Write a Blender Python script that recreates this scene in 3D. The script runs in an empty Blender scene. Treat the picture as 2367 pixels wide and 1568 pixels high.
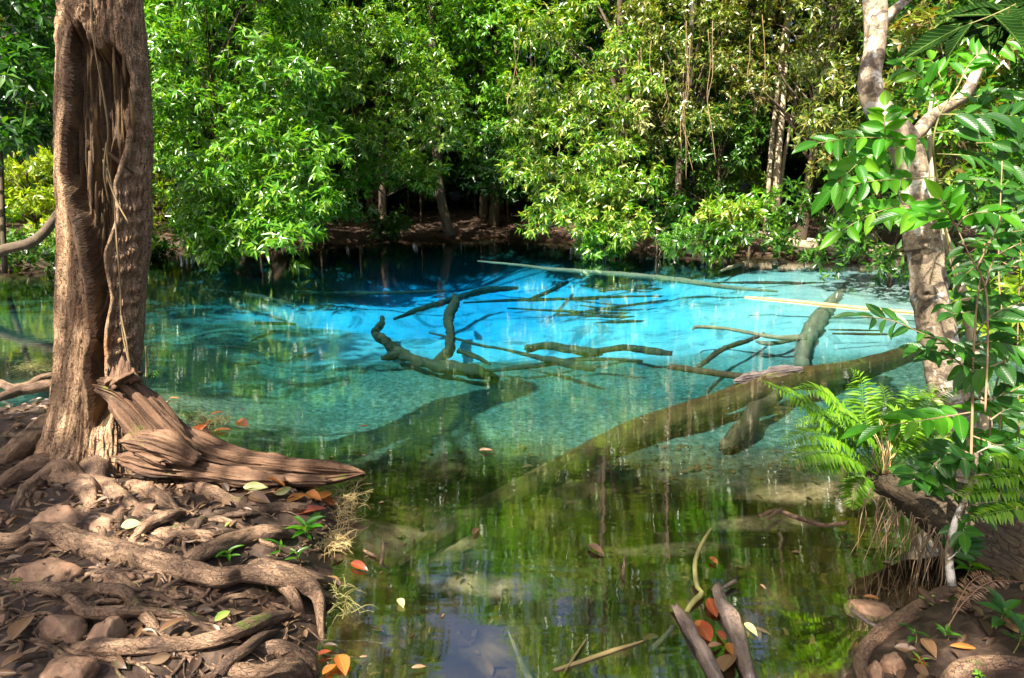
import bpy, math, random
import numpy as np
from mathutils import Vector
C = bpy.context.scene
COL = C.collection
rad = math.radians

# ------------------------------------------------------------------ camera, sky, sun, exposure
CAM_H, PITCH, LENS = 1.6, 13.13, 24.0
cam_d = bpy.data.cameras.new('camera')
cam = bpy.data.objects.new('camera', cam_d)
COL.objects.link(cam)
cam.location = (0, 0, CAM_H)
cam.rotation_euler = (rad(90 - PITCH), 0, 0)
cam_d.lens, cam_d.sensor_width = LENS, 36.0
cam_d.clip_start, cam_d.clip_end = 0.05, 2000
C.camera = cam

SUN = Vector((-0.46, -0.58, 1.0)).normalized()          # towards the sun
W = bpy.data.worlds.new('World')
C.world = W
W.use_nodes = True
wn = W.node_tree
bg = wn.nodes['Background']
sky = wn.nodes.new('ShaderNodeTexSky')
sky.sky_type = 'NISHITA'
sky.sun_disc = False
sky.sun_elevation = math.asin(SUN.z)
sky.sun_rotation = math.atan2(SUN.x, SUN.y)
sky.dust_density = 5.0
wn.links.new(sky.outputs[0], bg.inputs[0])
bg.inputs[1].default_value = 0.06
sd = bpy.data.lights.new('sun', 'SUN')
sd.energy, sd.angle, sd.color = 5.0, rad(0.53), (1, 0.94, 0.82)
sun = bpy.data.objects.new('sun', sd)
COL.objects.link(sun)
sun.rotation_euler = (-SUN).to_track_quat('-Z', 'Y').to_euler()
C.view_settings.view_transform = 'Standard'
C.view_settings.look = 'None'
C.view_settings.exposure = 2.25
C.view_settings.gamma = 1
cy = C.cycles
cy.max_bounces, cy.diffuse_bounces, cy.glossy_bounces = 7, 4, 3
cy.transmission_bounces, cy.transparent_max_bounces, cy.volume_bounces = 4, 10, 0
cy.caustics_reflective = cy.caustics_refractive = False
cy.sample_clamp_indirect = 6
cy.use_denoising = True
cy.use_adaptive_sampling = True
cy.adaptive_threshold = 0.015

# ------------------------------------------------------------------ picture coordinates (2367 x 1568) to rays
F = LENS / 36.0 * 2367
CX, CY = 1183.5, 784.0
cp, sp = math.cos(rad(PITCH)), math.sin(rad(PITCH))
CAM = np.array([0, 0, CAM_H])


def ray(u, v):
    x, y = (u - CX) / F, -(v - CY) / F
    return np.array([x, cp + y * sp, -sp + y * cp])


def at(u, v, z=0.0):
    d = ray(u, v)
    return CAM + d * ((z - CAM_H) / d[2])


def atd(u, v, d):
    return CAM + ray(u, v) * d


def project(p):
    p = np.asarray(p, float) - CAM
    x = p[..., 0]
    up = p[..., 1] * sp + p[..., 2] * cp
    fw = p[..., 1] * cp - p[..., 2] * sp
    return CX + F * x / fw, CY - F * up / fw


def crop(sx, sy, scale):
    k = 2367 / 2560
    return lambda cu, cv: ((sx + cu / scale) * k, (sy + cv / scale) * k)


K2 = crop(0, 840, 1.832)
K4 = crop(1500, 0, 2.233)
K5 = crop(350, 560, 2.0583)
K6 = crop(1400, 560, 2.0405)
K7 = crop(800, 1100, 2.4656)
K8 = crop(1660, 1000, 2.2533)
KS = {'2': (K2, 1.832), '4': (K4, 2.233), '5': (K5, 2.0583), '6': (K6, 2.0405), '7': (K7, 2.4656), '8': (K8, 2.2533)}

# ------------------------------------------------------------------ noise
_rs = np.random.RandomState(7)
_perm = _rs.permutation(4096)


def _h(ix, iy, iz):
    return _perm[(_perm[(_perm[ix & 4095] + iy) & 4095] + iz) & 4095] / 2047.5 - 1.0


def noise3(p):
    p = np.asarray(p, float)
    i = np.floor(p).astype(np.int64)
    f = p - i
    f = f * f * (3 - 2 * f)
    x, y, z = i[..., 0], i[..., 1], i[..., 2]
    r = 0
    for dx in (0, 1):
        wx = f[..., 0] if dx else 1 - f[..., 0]
        for dy in (0, 1):
            wy = f[..., 1] if dy else 1 - f[..., 1]
            for dz in (0, 1):
                wz = f[..., 2] if dz else 1 - f[..., 2]
                r = r + wx * wy * wz * _h(x + dx, y + dy, z + dz)
    return r


def fbm(p, o=4, g=0.5):
    p = np.asarray(p, float)
    r, a = 0, 1.0
    for k in range(o):
        r = r + a * noise3(p + 17.3 * k)
        p = p * 2.03
        a *= g
    return r


def unit(v):
    v = np.asarray(v, float)
    return v / np.maximum(np.linalg.norm(v, axis=-1, keepdims=True), 1e-9)


def sstep(a, b, x):
    t = np.clip((x - a) / (b - a), 0, 1)
    return t * t * (3 - 2 * t)


# ------------------------------------------------------------------ terrain height
SHORE_PX = [(-1500, 700), (-300, 640), (0, 632), (130, 618), (250, 598), (360, 577), (560, 572), (760, 564), (900, 551), (1040, 551), (1180, 549),
            (1310, 560), (1450, 574), (1550, 584), (1700, 590), (1900, 597), (2100, 611), (2300, 640), (2480, 690), (2700, 780), (2800, 1000), (2760, 1200),
            (2480, 1300), (2250, 1372), (2060, 1425), (1980, 1510), (1940, 1600), (1900, 1850), (1500, 3000),
            (800, 3000), (735, 1800), (725, 1568), (738, 1440), (770, 1330), (752, 1270), (800, 1205), (735, 1140), (560, 1120), (480, 1090), (415, 1030), (370, 960),
            (340, 905), (230, 905), (130, 945), (40, 965), (-100, 985), (-900, 1040), (-1800, 900)]
SHORE = np.array([at(u, v, 0)[:2] for u, v in SHORE_PX])


def shore_sd(x, y):
    """signed distance to the shoreline, positive inside the pool"""
    P = np.stack([x, y], -1)
    best = np.full(x.shape, 1e9)
    ins = np.zeros(x.shape, bool)
    n = len(SHORE)
    for k in range(n):
        a, b = SHORE[k], SHORE[(k + 1) % n]
        ab = b - a
        t = np.clip(((P - a) @ ab) / (ab @ ab), 0, 1)
        d = np.linalg.norm(P - a - t[..., None] * ab, axis=-1)
        best = np.minimum(best, d)
        c = ((a[1] > y) != (b[1] > y)) & (x < (b[0] - a[0]) * (y - a[1]) / (b[1] - a[1] + 1e-12) + a[0])
        ins ^= c
    return np.where(ins, best, -best)


# apparent depth control points: picture position, depth
DEPTH_PX = [(200, 700, .35), (60, 800, .25), (450, 640, .40), (420, 760, .42), (400, 880, .30), (560, 900, .42), (600, 700, .55), (600, 1000, .38), (760, 620, .60),
            (820, 720, .72), (830, 800, .60), (830, 870, .48), (1000, 620, .75), (960, 690, .95), (960, 760, .95), (1000, 960, .40), (1050, 810, .75), (1150, 760, 1.0), (1250, 700, .95),
            (1200, 640, .85), (1400, 640, .75), (1400, 720, .85), (1350, 800, .85), (1250, 860, .55), (1450, 860, .55), (1500, 780, .62), (1550, 630, .40), (1560, 700, .33),
            (1700, 640, .20), (1700, 720, .24), (1650, 800, .40), (1850, 640, .12), (2000, 640, .07), (2000, 700, .09), (2100, 660, .04), (1850, 760, .24), (2000, 800, .22),
            (1800, 860, .40), (2050, 760, .14), (2200, 720, .04), (2250, 850, .12), (1900, 980, .33), (1600, 960, .38), (1300, 1000, .34), (800, 1060, .26), (1000, 1110, .24), (1300, 1130, .22), (1600, 1100, .22),
            (900, 1230, .08), (1100, 1240, .13), (1300, 1270, .13), (1500, 1240, .12), (1750, 1180, .09), (1900, 1130, .05), (1950, 1200, .05), (1680, 1250, .05), (1000, 1420, .16), (1300, 1450, .17),
            (1600, 1350, .06), (1700, 1450, .06), (1750, 1540, .09), (1500, 1540, .12), (850, 1400, .08), (900, 1540, .10), (1200, 1600, .15), (2250, 960, .08)]
DEPTH = np.array([[*at(u, v, -d)[:2], d] for u, v, d in DEPTH_PX])


def height(x, y):
    x, y = np.asarray(x, float), np.asarray(y, float)
    sdv = shore_sd(x, y)
    w = 0
    s = 0
    for cx_, cy_, d in DEPTH:
        k = np.exp(-((x - cx_) ** 2 + (y - cy_) ** 2) / (2 * (0.30 + 0.055 * cy_) ** 2)) + 1e-5 / (1 + (x - cx_) ** 2 + (y - cy_) ** 2) ** 2
        w = w + k
        s = s + k * d
    dep = s / w
    P = np.stack([x, y, x * 0], -1)
    near = 1 / (1 + np.exp((y - 7) * 1.2))
    dep = np.minimum(dep, np.maximum(sdv, 0) * (0.30 + 0.0 * near) + 0.004)
    dep = dep * (1 + 0.13 * fbm(P * .8, 3))
    inside = -dep + 0.012 * fbm(P * 5, 3) * np.clip(sdv * 4, 0, 1)
    o = np.maximum(-sdv, 0)
    rise = 0.13 * (1 - np.exp(-o / 0.16)) + 0.16 * (1 - np.exp(-o / 1.2))
    leftb = (x < -0.2) & (y < 6)
    rise = rise + np.where(leftb, 0.05 * (1 - np.exp(-o / 0.5)), 0)
    rise = rise + np.where(y > 9, 0.045 * np.maximum(o - 1.0, 0) * 1.6, 0)
    bump = 0.035 * fbm(P * 3.1, 4) * np.clip(o * 5, 0, 1) + 0.014 * fbm(P * 14, 2) * np.clip(o * 5, 0, 1)
    outside = rise + bump
    return np.where(sdv > 0, inside, outside)


def gnd(u, v, water=False):
    """the first point of the ground (or, if wanted, the water) met through picture point (u, v)"""
    d = ray(u, v)
    z = np.linspace(0.6, -1.4, 401)
    t = (z - CAM_H) / d[2]
    pts = CAM + t[:, None] * d
    hh = height(pts[:, 0], pts[:, 1])
    if water:
        hh = np.maximum(hh, 0)
    k = np.argmax(hh >= pts[:, 2])
    return pts[max(k, 0)]


def hz(x, y):
    return float(height(np.array([x]), np.array([y]))[0])


# ------------------------------------------------------------------ meshes and objects
def mk(name, v, faces, mat, parent=None, rest=None, smooth=True, attrs=None):
    me = bpy.data.meshes.new(name)
    v = np.asarray(v, np.float32)
    me.vertices.add(len(v))
    me.vertices.foreach_set('co', v.ravel())
    faces = [np.asarray(f, np.int32) for f in faces if len(f)]
    tot = sum(len(f) for f in faces)
    loops = np.concatenate([f.ravel() for f in faces])
    cnt = np.concatenate([np.full(len(f), f.shape[1], np.int32) for f in faces])
    start = np.concatenate([[0], np.cumsum(cnt)[:-1]]).astype(np.int32)
    me.loops.add(len(loops))
    me.loops.foreach_set('vertex_index', loops)
    me.polygons.add(tot)
    me.polygons.foreach_set('loop_start', start)
    me.polygons.foreach_set('loop_total', cnt)
    me.polygons.foreach_set('use_smooth', np.full(tot, smooth, bool))
    if rest is not None:
        a = me.attributes.new('rest', 'FLOAT_VECTOR', 'POINT')
        a.data.foreach_set('vector', np.asarray(rest, np.float32).ravel())
    for k, arr in (attrs or {}).items():
        a = me.attributes.new(k, 'FLOAT', 'POINT')
        a.data.foreach_set('value', np.asarray(arr, np.float32))
    me.materials.append(mat)
    me.update(calc_edges=True)
    o = bpy.data.objects.new(name, me)
    COL.objects.link(o)
    if parent is not None:
        o.parent = parent
        o.matrix_parent_inverse = parent.matrix_world.inverted()
    return o


def tag(o, label, cat=None, group=None, kind=None):
    o['label'] = label
    if cat:
        o['category'] = cat
    if group:
        o['group'] = group
    if kind:
        o['kind'] = kind
    return o


def thing(name, label, cat, loc=(0, 0, 0), group=None):
    o = bpy.data.objects.new(name, None)
    COL.objects.link(o)
    o.location = [float(q) for q in loc]
    o.empty_display_size = 0.1
    bpy.context.view_layer.update()
    return tag(o, label, cat, group)


class MB:
    def __init__(s):
        s.v, s.q, s.t, s.r, s.n = [], [], [], [], 0

    def add(s, v, q=None, t=None, rest=None):
        v = np.asarray(v, float)
        if q is not None and len(q):
            s.q.append(np.asarray(q) + s.n)
        if t is not None and len(t):
            s.t.append(np.asarray(t) + s.n)
        s.v.append(v)
        s.r.append(np.asarray(rest, float) if rest is not None else v * 1.0)
        s.n += len(v)
        return s

    def build(s, name, mat, parent=None, smooth=True):
        f = []
        if s.q:
            f.append(np.concatenate(s.q))
        if s.t:
            f.append(np.concatenate(s.t))
        return mk(name, np.concatenate(s.v), f, mat, parent, np.concatenate(s.r), smooth)


def spline(P, n):
    """Catmull-Rom through P (k columns), n samples spread by length"""
    P = np.asarray(P, float)
    if len(P) == 2:
        P = np.array([P[0], (P[0] + P[1]) / 2, P[1]])
    Q = np.concatenate([[2 * P[0] - P[1]], P, [2 * P[-1] - P[-2]]])
    L = np.concatenate([[0], np.cumsum(np.linalg.norm(np.diff(P[:, :3], axis=0), axis=1))])
    s = np.linspace(0, L[-1], n)
    k = np.clip(np.searchsorted(L, s, 'right') - 1, 0, len(P) - 2)
    t = ((s - L[k]) / np.maximum(L[k + 1] - L[k], 1e-9))[:, None]
    a, b, c, d = Q[k], Q[k + 1], Q[k + 2], Q[k + 3]
    return 0.5 * (2 * b + (c - a) * t + (2 * a - 5 * b + 4 * c - d) * t ** 2 + (3 * b - a - 3 * c + d) * t ** 3)


def frames(c):
    T = unit(np.gradient(c, axis=0))
    n = np.cross(T[0], [0.31, 0.2, 0.93])
    if np.linalg.norm(n) < 0.1:
        n = np.cross(T[0], [1, 0, 0])
    N = [n / np.linalg.norm(n)]
    for k in range(1, len(c)):
        q = N[-1] - T[k] * (N[-1] @ T[k])
        N.append(q / np.linalg.norm(q))
    N = np.array(N)
    return T, N, np.cross(T, N)


def tube(mb, P, R, sides=10, step=0.03, lump=0.0, groove=0.0, gk=3.0, flat=1.0, seed=0, maxn=260, rag=0.0, lf=6.0, cap=True):
    """a limb along P with radii R: lump = swellings, groove = lengthwise ridges, rag = torn ends"""
    P = np.asarray(P, float)
    R = np.broadcast_to(np.asarray(R, float), (len(P),))
    L = np.linalg.norm(np.diff(P, axis=0), axis=1).sum()
    n = int(np.clip(L / step, max(4, len(P)), maxn))
    S = spline(np.column_stack([P, R]), n)
    c, r = S[:, :3], np.maximum(S[:, 3], 0.0008)
    T, N, B = frames(c)
    th = np.linspace(0, 2 * math.pi, sides, endpoint=False)
    ct, st = np.cos(th), np.sin(th)
    ln = np.concatenate([[0], np.cumsum(np.linalg.norm(np.diff(c, axis=0), axis=1))])
    rr = np.repeat(r[:, None], sides, 1)
    g = np.stack([np.broadcast_to(ct, rr.shape), np.broadcast_to(st, rr.shape), np.broadcast_to(ln[:, None], rr.shape)], -1)
    off = np.array([seed * 3.7, seed * 1.3, seed * 2.1])
    if lump:
        rr = rr * (1 + lump * fbm(g * [0.9, 0.9, lf] + off, 3))
    if groove:
        rr = rr * (1 + groove * fbm(g * [gk, gk, 1.6 / max(r.mean() * 8, 0.12)] + off, 3))
    cc = np.repeat(c[:, None, :], sides, 1)
    if rag:
        e = np.zeros(n)
        e[-1], e[0] = 1, -1
        cc = cc + (e[:, None] * rag * (noise3(g * [3, 3, 0] + off)))[..., None] * T[:, None, :]
    V = cc + rr[..., None] * (ct[None, :, None] * N[:, None, :] * flat + st[None, :, None] * B[:, None, :])
    rest = np.stack([rr * ct, rr * st, np.broadcast_to(ln[:, None], rr.shape)], -1) + off
    V = V.reshape(-1, 3)
    rest = rest.reshape(-1, 3)
    i = np.arange(n - 1)[:, None] * sides
    j = np.arange(sides)[None, :]
    j2 = (j + 1) % sides
    q = np.stack([i + j, i + j2, i + sides + j2, i + sides + j], -1).reshape(-1, 4)
    t = None
    if cap:
        V = np.concatenate([V, [c[0], c[-1]]])
        rest = np.concatenate([rest, [off], [off + [0, 0, ln[-1]]]])
        a, b = n * sides, n * sides + 1
        jj = np.arange(sides)
        t = np.concatenate([np.stack([np.full(sides, a), (jj + 1) % sides, jj], -1), np.stack([np.full(sides, b), (n - 1) * sides + jj, (n - 1) * sides + (jj + 1) % sides], -1)])
    mb.add(V, q, t, rest)
    return c, T


# leaf blades ------------------------------------------------------------------------------------------------
LO_V = np.array([[0, 0, 0], [.40, .5, .07], [.40, -.5, .07], [.45, 0, 0], [1, 0, -.14]])
LO_T = np.array([[0, 2, 3], [2, 4, 3], [4, 1, 3], [1, 0, 3]])


def _hi():
    xs = [0, .10, .25, .42, .6, .78, .92, 1]
    ws = [0, .24, .42, .5, .45, .30, .11, 0]
    v = [[0, 0, 0]]
    for x, w in zip(xs[1:-1], ws[1:-1]):
        d = -.17 * x * x
        v += [[x, w, d + .10 * w / .5], [x, w * .5, d + .03], [x, 0, d], [x, -w * .5, d + .03], [x, -w, d + .10 * w / .5]]
    v.append([1, 0, -.19])
    q, t = [], []
    m = len(xs) - 2
    for k in range(m - 1):
        a, b = 1 + 5 * k, 6 + 5 * k
        for c in range(4):
            q.append([a + c, a + c + 1, b + c + 1, b + c])
    e = 1 + 5 * m
    for c in range(4):
        t.append([0, 2 + c, 1 + c])
        t.append([e, e - 5 + c, e - 4 + c])
    return np.array(v), np.array(q), np.array(t)


HI_V, HI_Q, HI_T = _hi()


def leaves(mb, P, D, N, L, Wd, hi=False):
    P, D, N = (np.asarray(a, float).reshape(-1, 3) for a in (P, D, N))
    n = len(P)
    L = np.broadcast_to(np.asarray(L, float), (n,))
    Wd = np.broadcast_to(np.asarray(Wd, float), (n,))
    D = unit(D)
    S = unit(np.cross(N, D))
    N = np.cross(D, S)
    tv = HI_V if hi else LO_V
    k = len(tv)
    V = (P[:, None] + tv[None, :, 0, None] * (D * L[:, None])[:, None] + tv[None, :, 1, None] * (S * Wd[:, None])[:, None]
         + tv[None, :, 2, None] * (N * L[:, None])[:, None])
    rest = np.broadcast_to(tv, (n, k, 3)).reshape(-1, 3)
    b = (np.arange(n) * k)[:, None, None]
    q = (HI_Q[None] + b).reshape(-1, 4) if hi else None
    t = ((HI_T if hi else LO_T)[None] + b).reshape(-1, 3)
    mb.add(V.reshape(-1, 3), q, t, rest)


def clumps(mb, clump, seed, per=26, k=7, leaf=0.2, wid=0.30, centre=None, droop=0.35):
    """leafy clumps: clump rows are x, y, z, radius; twig ends carry rosettes of k leaves"""
    R = np.random.RandomState(seed)
    c = np.asarray(clump, float)
    n = len(c)
    d = unit(R.normal(size=(n * per, 3)) + [0, 0, 0.35])
    rc = np.repeat(c[:, 3], per)
    if centre is not None:
        d = unit(d + 0.55 * unit(np.repeat(c[:, :3], per, 0) - centre))
    p = np.repeat(c[:, :3], per, 0) + d * (rc * (0.25 + 0.8 * R.rand(n * per) ** 0.6))[:, None] * [1, 1, .8]
    a = unit(d + [0, 0, 0.15] + 0.35 * R.normal(size=d.shape))
    m = len(p)
    ph = (np.arange(k) * 2.4)[None] + R.rand(m, 1) * 6.28
    e1 = unit(np.cross(a, R.normal(size=a.shape)))
    e2 = np.cross(a, e1)
    tt = np.radians(30 + 50 * R.rand(m, k))
    rdl = np.cos(ph)[..., None] * e1[:, None] + np.sin(ph)[..., None] * e2[:, None]
    D = a[:, None] * np.cos(tt)[..., None] + rdl * np.sin(tt)[..., None]
    D[..., 2] -= droop * (0.6 + 0.8 * R.rand(m, k))
    D = unit(D)
    Nn = unit(a[:, None] * 0.8 + np.array([0, 0, .7]) - rdl * .25 + 0.4 * R.normal(size=D.shape))
    L = leaf * (0.55 + 0.75 * R.rand(m, k))
    Pp = p[:, None] - a[:, None] * (leaf * .5 * R.rand(m, k))[..., None]
    leaves(mb, Pp.reshape(-1, 3), D.reshape(-1, 3), Nn.reshape(-1, 3), L.ravel(), (L * wid * (.8 + .4 * R.rand(m, k))).ravel())
    return p


# ------------------------------------------------------------------ materials
class NT:
    def __init__(s, name):
        s.m = bpy.data.materials.new(name)
        s.m.use_nodes = True
        s.t = s.m.node_tree
        s.t.nodes.clear()
        s.out = s.t.nodes.new('ShaderNodeOutputMaterial')

    def n(s, typ, **kw):
        o = s.t.nodes.new('ShaderNode' + typ)
        for k, v in kw.items():
            if k.startswith('i_'):
                o.inputs[k[2:]].default_value = v
            else:
                setattr(o, k, v)
        return o

    def l(s, a, b):
        s.t.links.new(a, b)

    def noise(s, vec, scale, detail=4, rough=0.55, dist=0.0, stretch=None):
        if stretch is not None:
            mp = s.n('Mapping')
            mp.inputs['Scale'].default_value = stretch
            s.l(vec, mp.inputs[0])
            vec = mp.outputs[0]
        o = s.n('TexNoise')
        s.l(vec, o.inputs['Vector'])
        o.inputs['Scale'].default_value = scale
        o.inputs['Detail'].default_value = detail
        o.inputs['Roughness'].default_value = rough
        o.inputs['Distortion'].default_value = dist
        return o.outputs['Fac']

    def ramp(s, fac, stops, interp='LINEAR'):
        r = s.n('ValToRGB')
        r.color_ramp.interpolation = interp
        el = r.color_ramp.elements
        while len(el) > 1:
            el.remove(el[-1])
        el[0].position = stops[0][0]
        el[0].color = (*stops[0][1], 1)
        for p, c in stops[1:]:
            e = el.new(p)
            e.color = (*c, 1)
        s.l(fac, r.inputs[0])
        return r.outputs[0]

    def mix(s, fac, a, b, mode='MIX'):
        x = s.n('Mix', data_type='RGBA', blend_type=mode)
        if isinstance(fac, (int, float)):
            x.inputs[0].default_value = fac
        else:
            s.l(fac, x.inputs[0])
        for sock, q in ((x.inputs[6], a), (x.inputs[7], b)):
            if isinstance(q, tuple):
                sock.default_value = (*q, 1)
            else:
                s.l(q, sock)
        return x.outputs[2]

    def math(s, op, a, b=0.0, c=None):
        x = s.n('Math', operation=op)
        for i, q in enumerate((a, b) if c is None else (a, b, c)):
            if isinstance(q, (int, float)):
                x.inputs[i].default_value = q
            else:
                s.l(q, x.inputs[i])
        return x.outputs[0]

    def rng(s, x, a, b, c=0.0, d=1.0):
        o = s.n('MapRange')
        s.l(x, o.inputs[0])
        for i, q in enumerate((a, b, c, d)):
            o.inputs[i + 1].default_value = q
        return o.outputs[0]

    def bump(s, h, strength, dist, normal=None):
        b = s.n('Bump')
        b.inputs['Strength'].default_value = strength
        b.inputs['Distance'].default_value = dist
        s.l(h, b.inputs['Height'])
        if normal is not None:
            s.l(normal, b.inputs['Normal'])
        return b.outputs[0]

    def attr(s, name, out='Vector'):
        a = s.n('Attribute', attribute_name=name)
        return a.outputs[out]

    def bsdf(s, col, rough=0.7, normal=None, spec=0.5):
        b = s.n('BsdfPrincipled')
        if isinstance(col, tuple):
            b.inputs['Base Color'].default_value = (*col, 1)
        else:
            s.l(col, b.inputs['Base Color'])
        if isinstance(rough, (int, float)):
            b.inputs['Roughness'].default_value = rough
        else:
            s.l(rough, b.inputs['Roughness'])
        b.inputs['Specular IOR Level'].default_value = spec
        if normal is not None:
            s.l(normal, b.inputs['Normal'])
        return b

    def done(s, sh):
        s.l(sh, s.out.inputs['Surface'])
        return s.m


def leaf_mat(name, cols, trans=0.34, tcol=(1.7, 1.7, 0.3), rough=0.30, spec=0.6, vein=False):
    t = NT(name)
    g = t.n('NewGeometry')
    oi = t.n('ObjectInfo')
    f = t.math('ADD', g.outputs['Random Per Island'], t.math('MULTIPLY', t.math('SUBTRACT', oi.outputs['Random'], .5), .35))
    st = [(i / (len(cols) - 1) * .92 + .04, c) for i, c in enumerate(cols)]
    col = t.ramp(f, st)
    nm = None
    if vein:
        r = t.attr('rest')
        sx = t.n('SeparateXYZ')
        t.l(r, sx.inputs[0])
        ay = t.math('ABSOLUTE', sx.outputs[1])
        mid = t.rng(ay, 0.0, 0.028, 1, 0)
        w = t.math('SINE', t.math('MULTIPLY', t.math('SUBTRACT', sx.outputs[0], t.math('MULTIPLY', ay, .55)), 62.0))
        veins = t.math('MAXIMUM', mid, t.rng(w, .86, 1.0, 0, .45))
        col = t.mix(t.math('MULTIPLY', veins, .45), col, (.22, .32, .06))
        spot = t.noise(t.n('TexCoord').outputs['Object'], 60, 3)
        col = t.mix(t.rng(spot, .66, .72, 0, .55), col, (.10, .075, .02))
        nm = t.bump(w, .12, .002)
    b = t.bsdf(col, rough, nm, spec)
    tr = t.n('BsdfTranslucent')
    t.l(t.mix(1.0, col, tcol, 'MULTIPLY'), tr.inputs[0])
    m = t.n('MixShader')
    m.inputs[0].default_value = trans
    t.l(b.outputs[0], m.inputs[1])
    t.l(tr.outputs[0], m.inputs[2])
    return t.done(m.outputs[0])


def wood_mat(name, dark, mid, light, stretch=(1, 1, .12), scale=18, bump=.6, bd=.012, rough=.8, moss=0.0, mossc=(.09, .12, .02), crack=True, cs=(1, 1, .3), csc=26, spec=.35, patch=None, blot=None, blk=(1, 1, 1), bl0=.55, ckd=.3, ckc=.6):
    t = NT(name)
    r = t.attr('rest')
    a = t.noise(r, scale, 6, .62, .4, stretch)
    b = t.noise(r, scale * .22, 4, .6, .2, (1, 1, .5))
    col = t.ramp(t.math('ADD', t.math('MULTIPLY', a, .75), t.math('MULTIPLY', b, .25)), [(.30, dark), (.5, mid), (.68, light)])
    fine = t.noise(r, scale * 5, 3, .7, 0, (1, 1, .5))
    col = t.mix(t.rng(fine, .35, .7, 0, .35), col, light)
    h = t.math('ADD', a, t.math('MULTIPLY', fine, .25))
    if crack:
        mp = t.n('Mapping')
        mp.inputs['Scale'].default_value = cs
        t.l(r, mp.inputs[0])
        dn = t.n('TexNoise')
        dn.inputs['Scale'].default_value = 14
        t.l(r, dn.inputs['Vector'])
        vm = t.n('VectorMath', operation='MULTIPLY_ADD')
        t.l(dn.outputs['Color'], vm.inputs[0])
        vm.inputs[1].default_value = (.12, .12, .12)
        t.l(mp.outputs[0], vm.inputs[2])
        vo = t.n('TexVoronoi', feature='DISTANCE_TO_EDGE')
        vo.inputs['Scale'].default_value = csc
        t.l(vm.outputs[0], vo.inputs['Vector'])
        ck = t.rng(vo.outputs['Distance'], 0.0, .05, 0, 1)
        h = t.math('ADD', h, t.math('MULTIPLY', ck, ckd))
        col = t.mix(t.math('MULTIPLY', t.rng(ck, 0, 1, ckc, 0), t.rng(b, .4, .6, .35, 1)), col, dark)
    if patch:
        pn = t.noise(r, 7, 4, .65, .6)
        col = t.mix(t.rng(pn, .53, .57, 0, .85), col, patch)
    if blot:
        bn = t.noise(r, 5, 5, .7, .5, blk)
        col = t.mix(t.rng(bn, bl0, bl0 + .07, 0, .8), col, blot)
    if moss:
        mn = t.noise(r, 6, 5, .7, .3)
        g = t.n('NewGeometry')
        sx = t.n('SeparateXYZ')
        t.l(g.outputs['Normal'], sx.inputs[0])
        mf = t.rng(t.math('ADD', mn, t.math('MULTIPLY', sx.outputs[2], .10)), .70 - .25 * moss, .80 - .25 * moss, 0, .9)
        col = t.mix(mf, col, mossc)
    nm = t.bump(h, bump, bd)
    return t.done(t.bsdf(col, rough, nm, spec).outputs[0])


M = {}
M['leaf_bush'] = leaf_mat('leaf_bush', [(.020, .085, .003), (.045, .165, .006), (.085, .22, .010), (.058, .185, .010), (.15, .27, .014)])
M['leaf_sun_tint'] = leaf_mat('leaf_sun_tint', [(.028, .105, .004), (.062, .165, .007), (.105, .215, .010), (.17, .26, .02), (.32, .33, .08)], rough=.28)  # sunlight on the brighter crowns tinted into the leaf colours
M['leaf_olive'] = leaf_mat('leaf_olive', [(.035, .07, .006), (.07, .12, .012), (.12, .17, .02), (.2, .2, .05), (.15, .10, .03)], trans=.28, rough=.26)
M['leaf_dark'] = leaf_mat('leaf_dark', [(.008, .04, .003), (.018, .075, .006), (.035, .11, .009), (.07, .15, .012)], trans=.35)
M['leaf_lit_yellow'] = leaf_mat('leaf_lit_yellow', [(.10, .19, .012), (.16, .26, .018), (.22, .30, .02), (.26, .30, .03)], trans=.5)  # yellow sunlit glow of the bushes put into the leaf colour
M['leaf_big'] = leaf_mat('leaf_big', [(.02, .12, .004), (.04, .2, .008), (.08, .26, .01), (.13, .29, .012)], trans=.55, rough=.36, spec=.4, vein=True)
M['leaf_gloss'] = leaf_mat('leaf_gloss', [(.010, .06, .008), (.022, .10, .012), (.045, .16, .014)], trans=.45, rough=.34, spec=.45, vein=True)
M['leaf_shade_tint'] = leaf_mat('leaf_shade_tint', [(.004, .018, .003), (.008, .03, .004)], trans=.1, rough=.85, spec=.03, vein=True)  # shade on the top corner leaves put into a near-black colour
M['dead_leaf_wet'] = leaf_mat('dead_leaf_wet', [(.05, .025, .012), (.09, .05, .02), (.14, .08, .035), (.03, .016, .008)], trans=.05, rough=.8, spec=.05)
M['fern'] = leaf_mat('fern', [(.075, .19, .006), (.12, .26, .01), (.19, .33, .02)], trans=.5, rough=.4)
M['dead_leaf'] = leaf_mat('dead_leaf', [(.05, .025, .012), (.095, .050, .022), (.15, .085, .042), (.07, .038, .02), (.20, .125, .065)], trans=.15, tcol=(1.2, .9, .6), rough=.5, vein=False)
M['leaf_orange'] = leaf_mat('leaf_orange', [(.28, .075, .02), (.38, .14, .025), (.33, .10, .04), (.32, .19, .08)], trans=.25, tcol=(1.2, .9, .5), rough=.3, vein=True)
M['leaf_red'] = leaf_mat('leaf_red', [(.26, .045, .02), (.33, .065, .025)], trans=.25, tcol=(1.2, .8, .5), rough=.25, vein=True)
M['leaf_cream'] = leaf_mat('leaf_cream', [(.42, .42, .16), (.45, .46, .2)], trans=.3, tcol=(1.1, 1.1, .7), rough=.5, vein=True)
M['leaf_brown'] = leaf_mat('leaf_brown', [(.13, .06, .03), (.20, .10, .05), (.18, .11, .07)], trans=.1, tcol=(1.1, .9, .6), rough=.45, vein=True)
M['leaf_lime'] = leaf_mat('leaf_lime', [(.30, .42, .08), (.34, .46, .10)], trans=.35, tcol=(1.2, 1.2, .5), rough=.35, vein=True)
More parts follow.
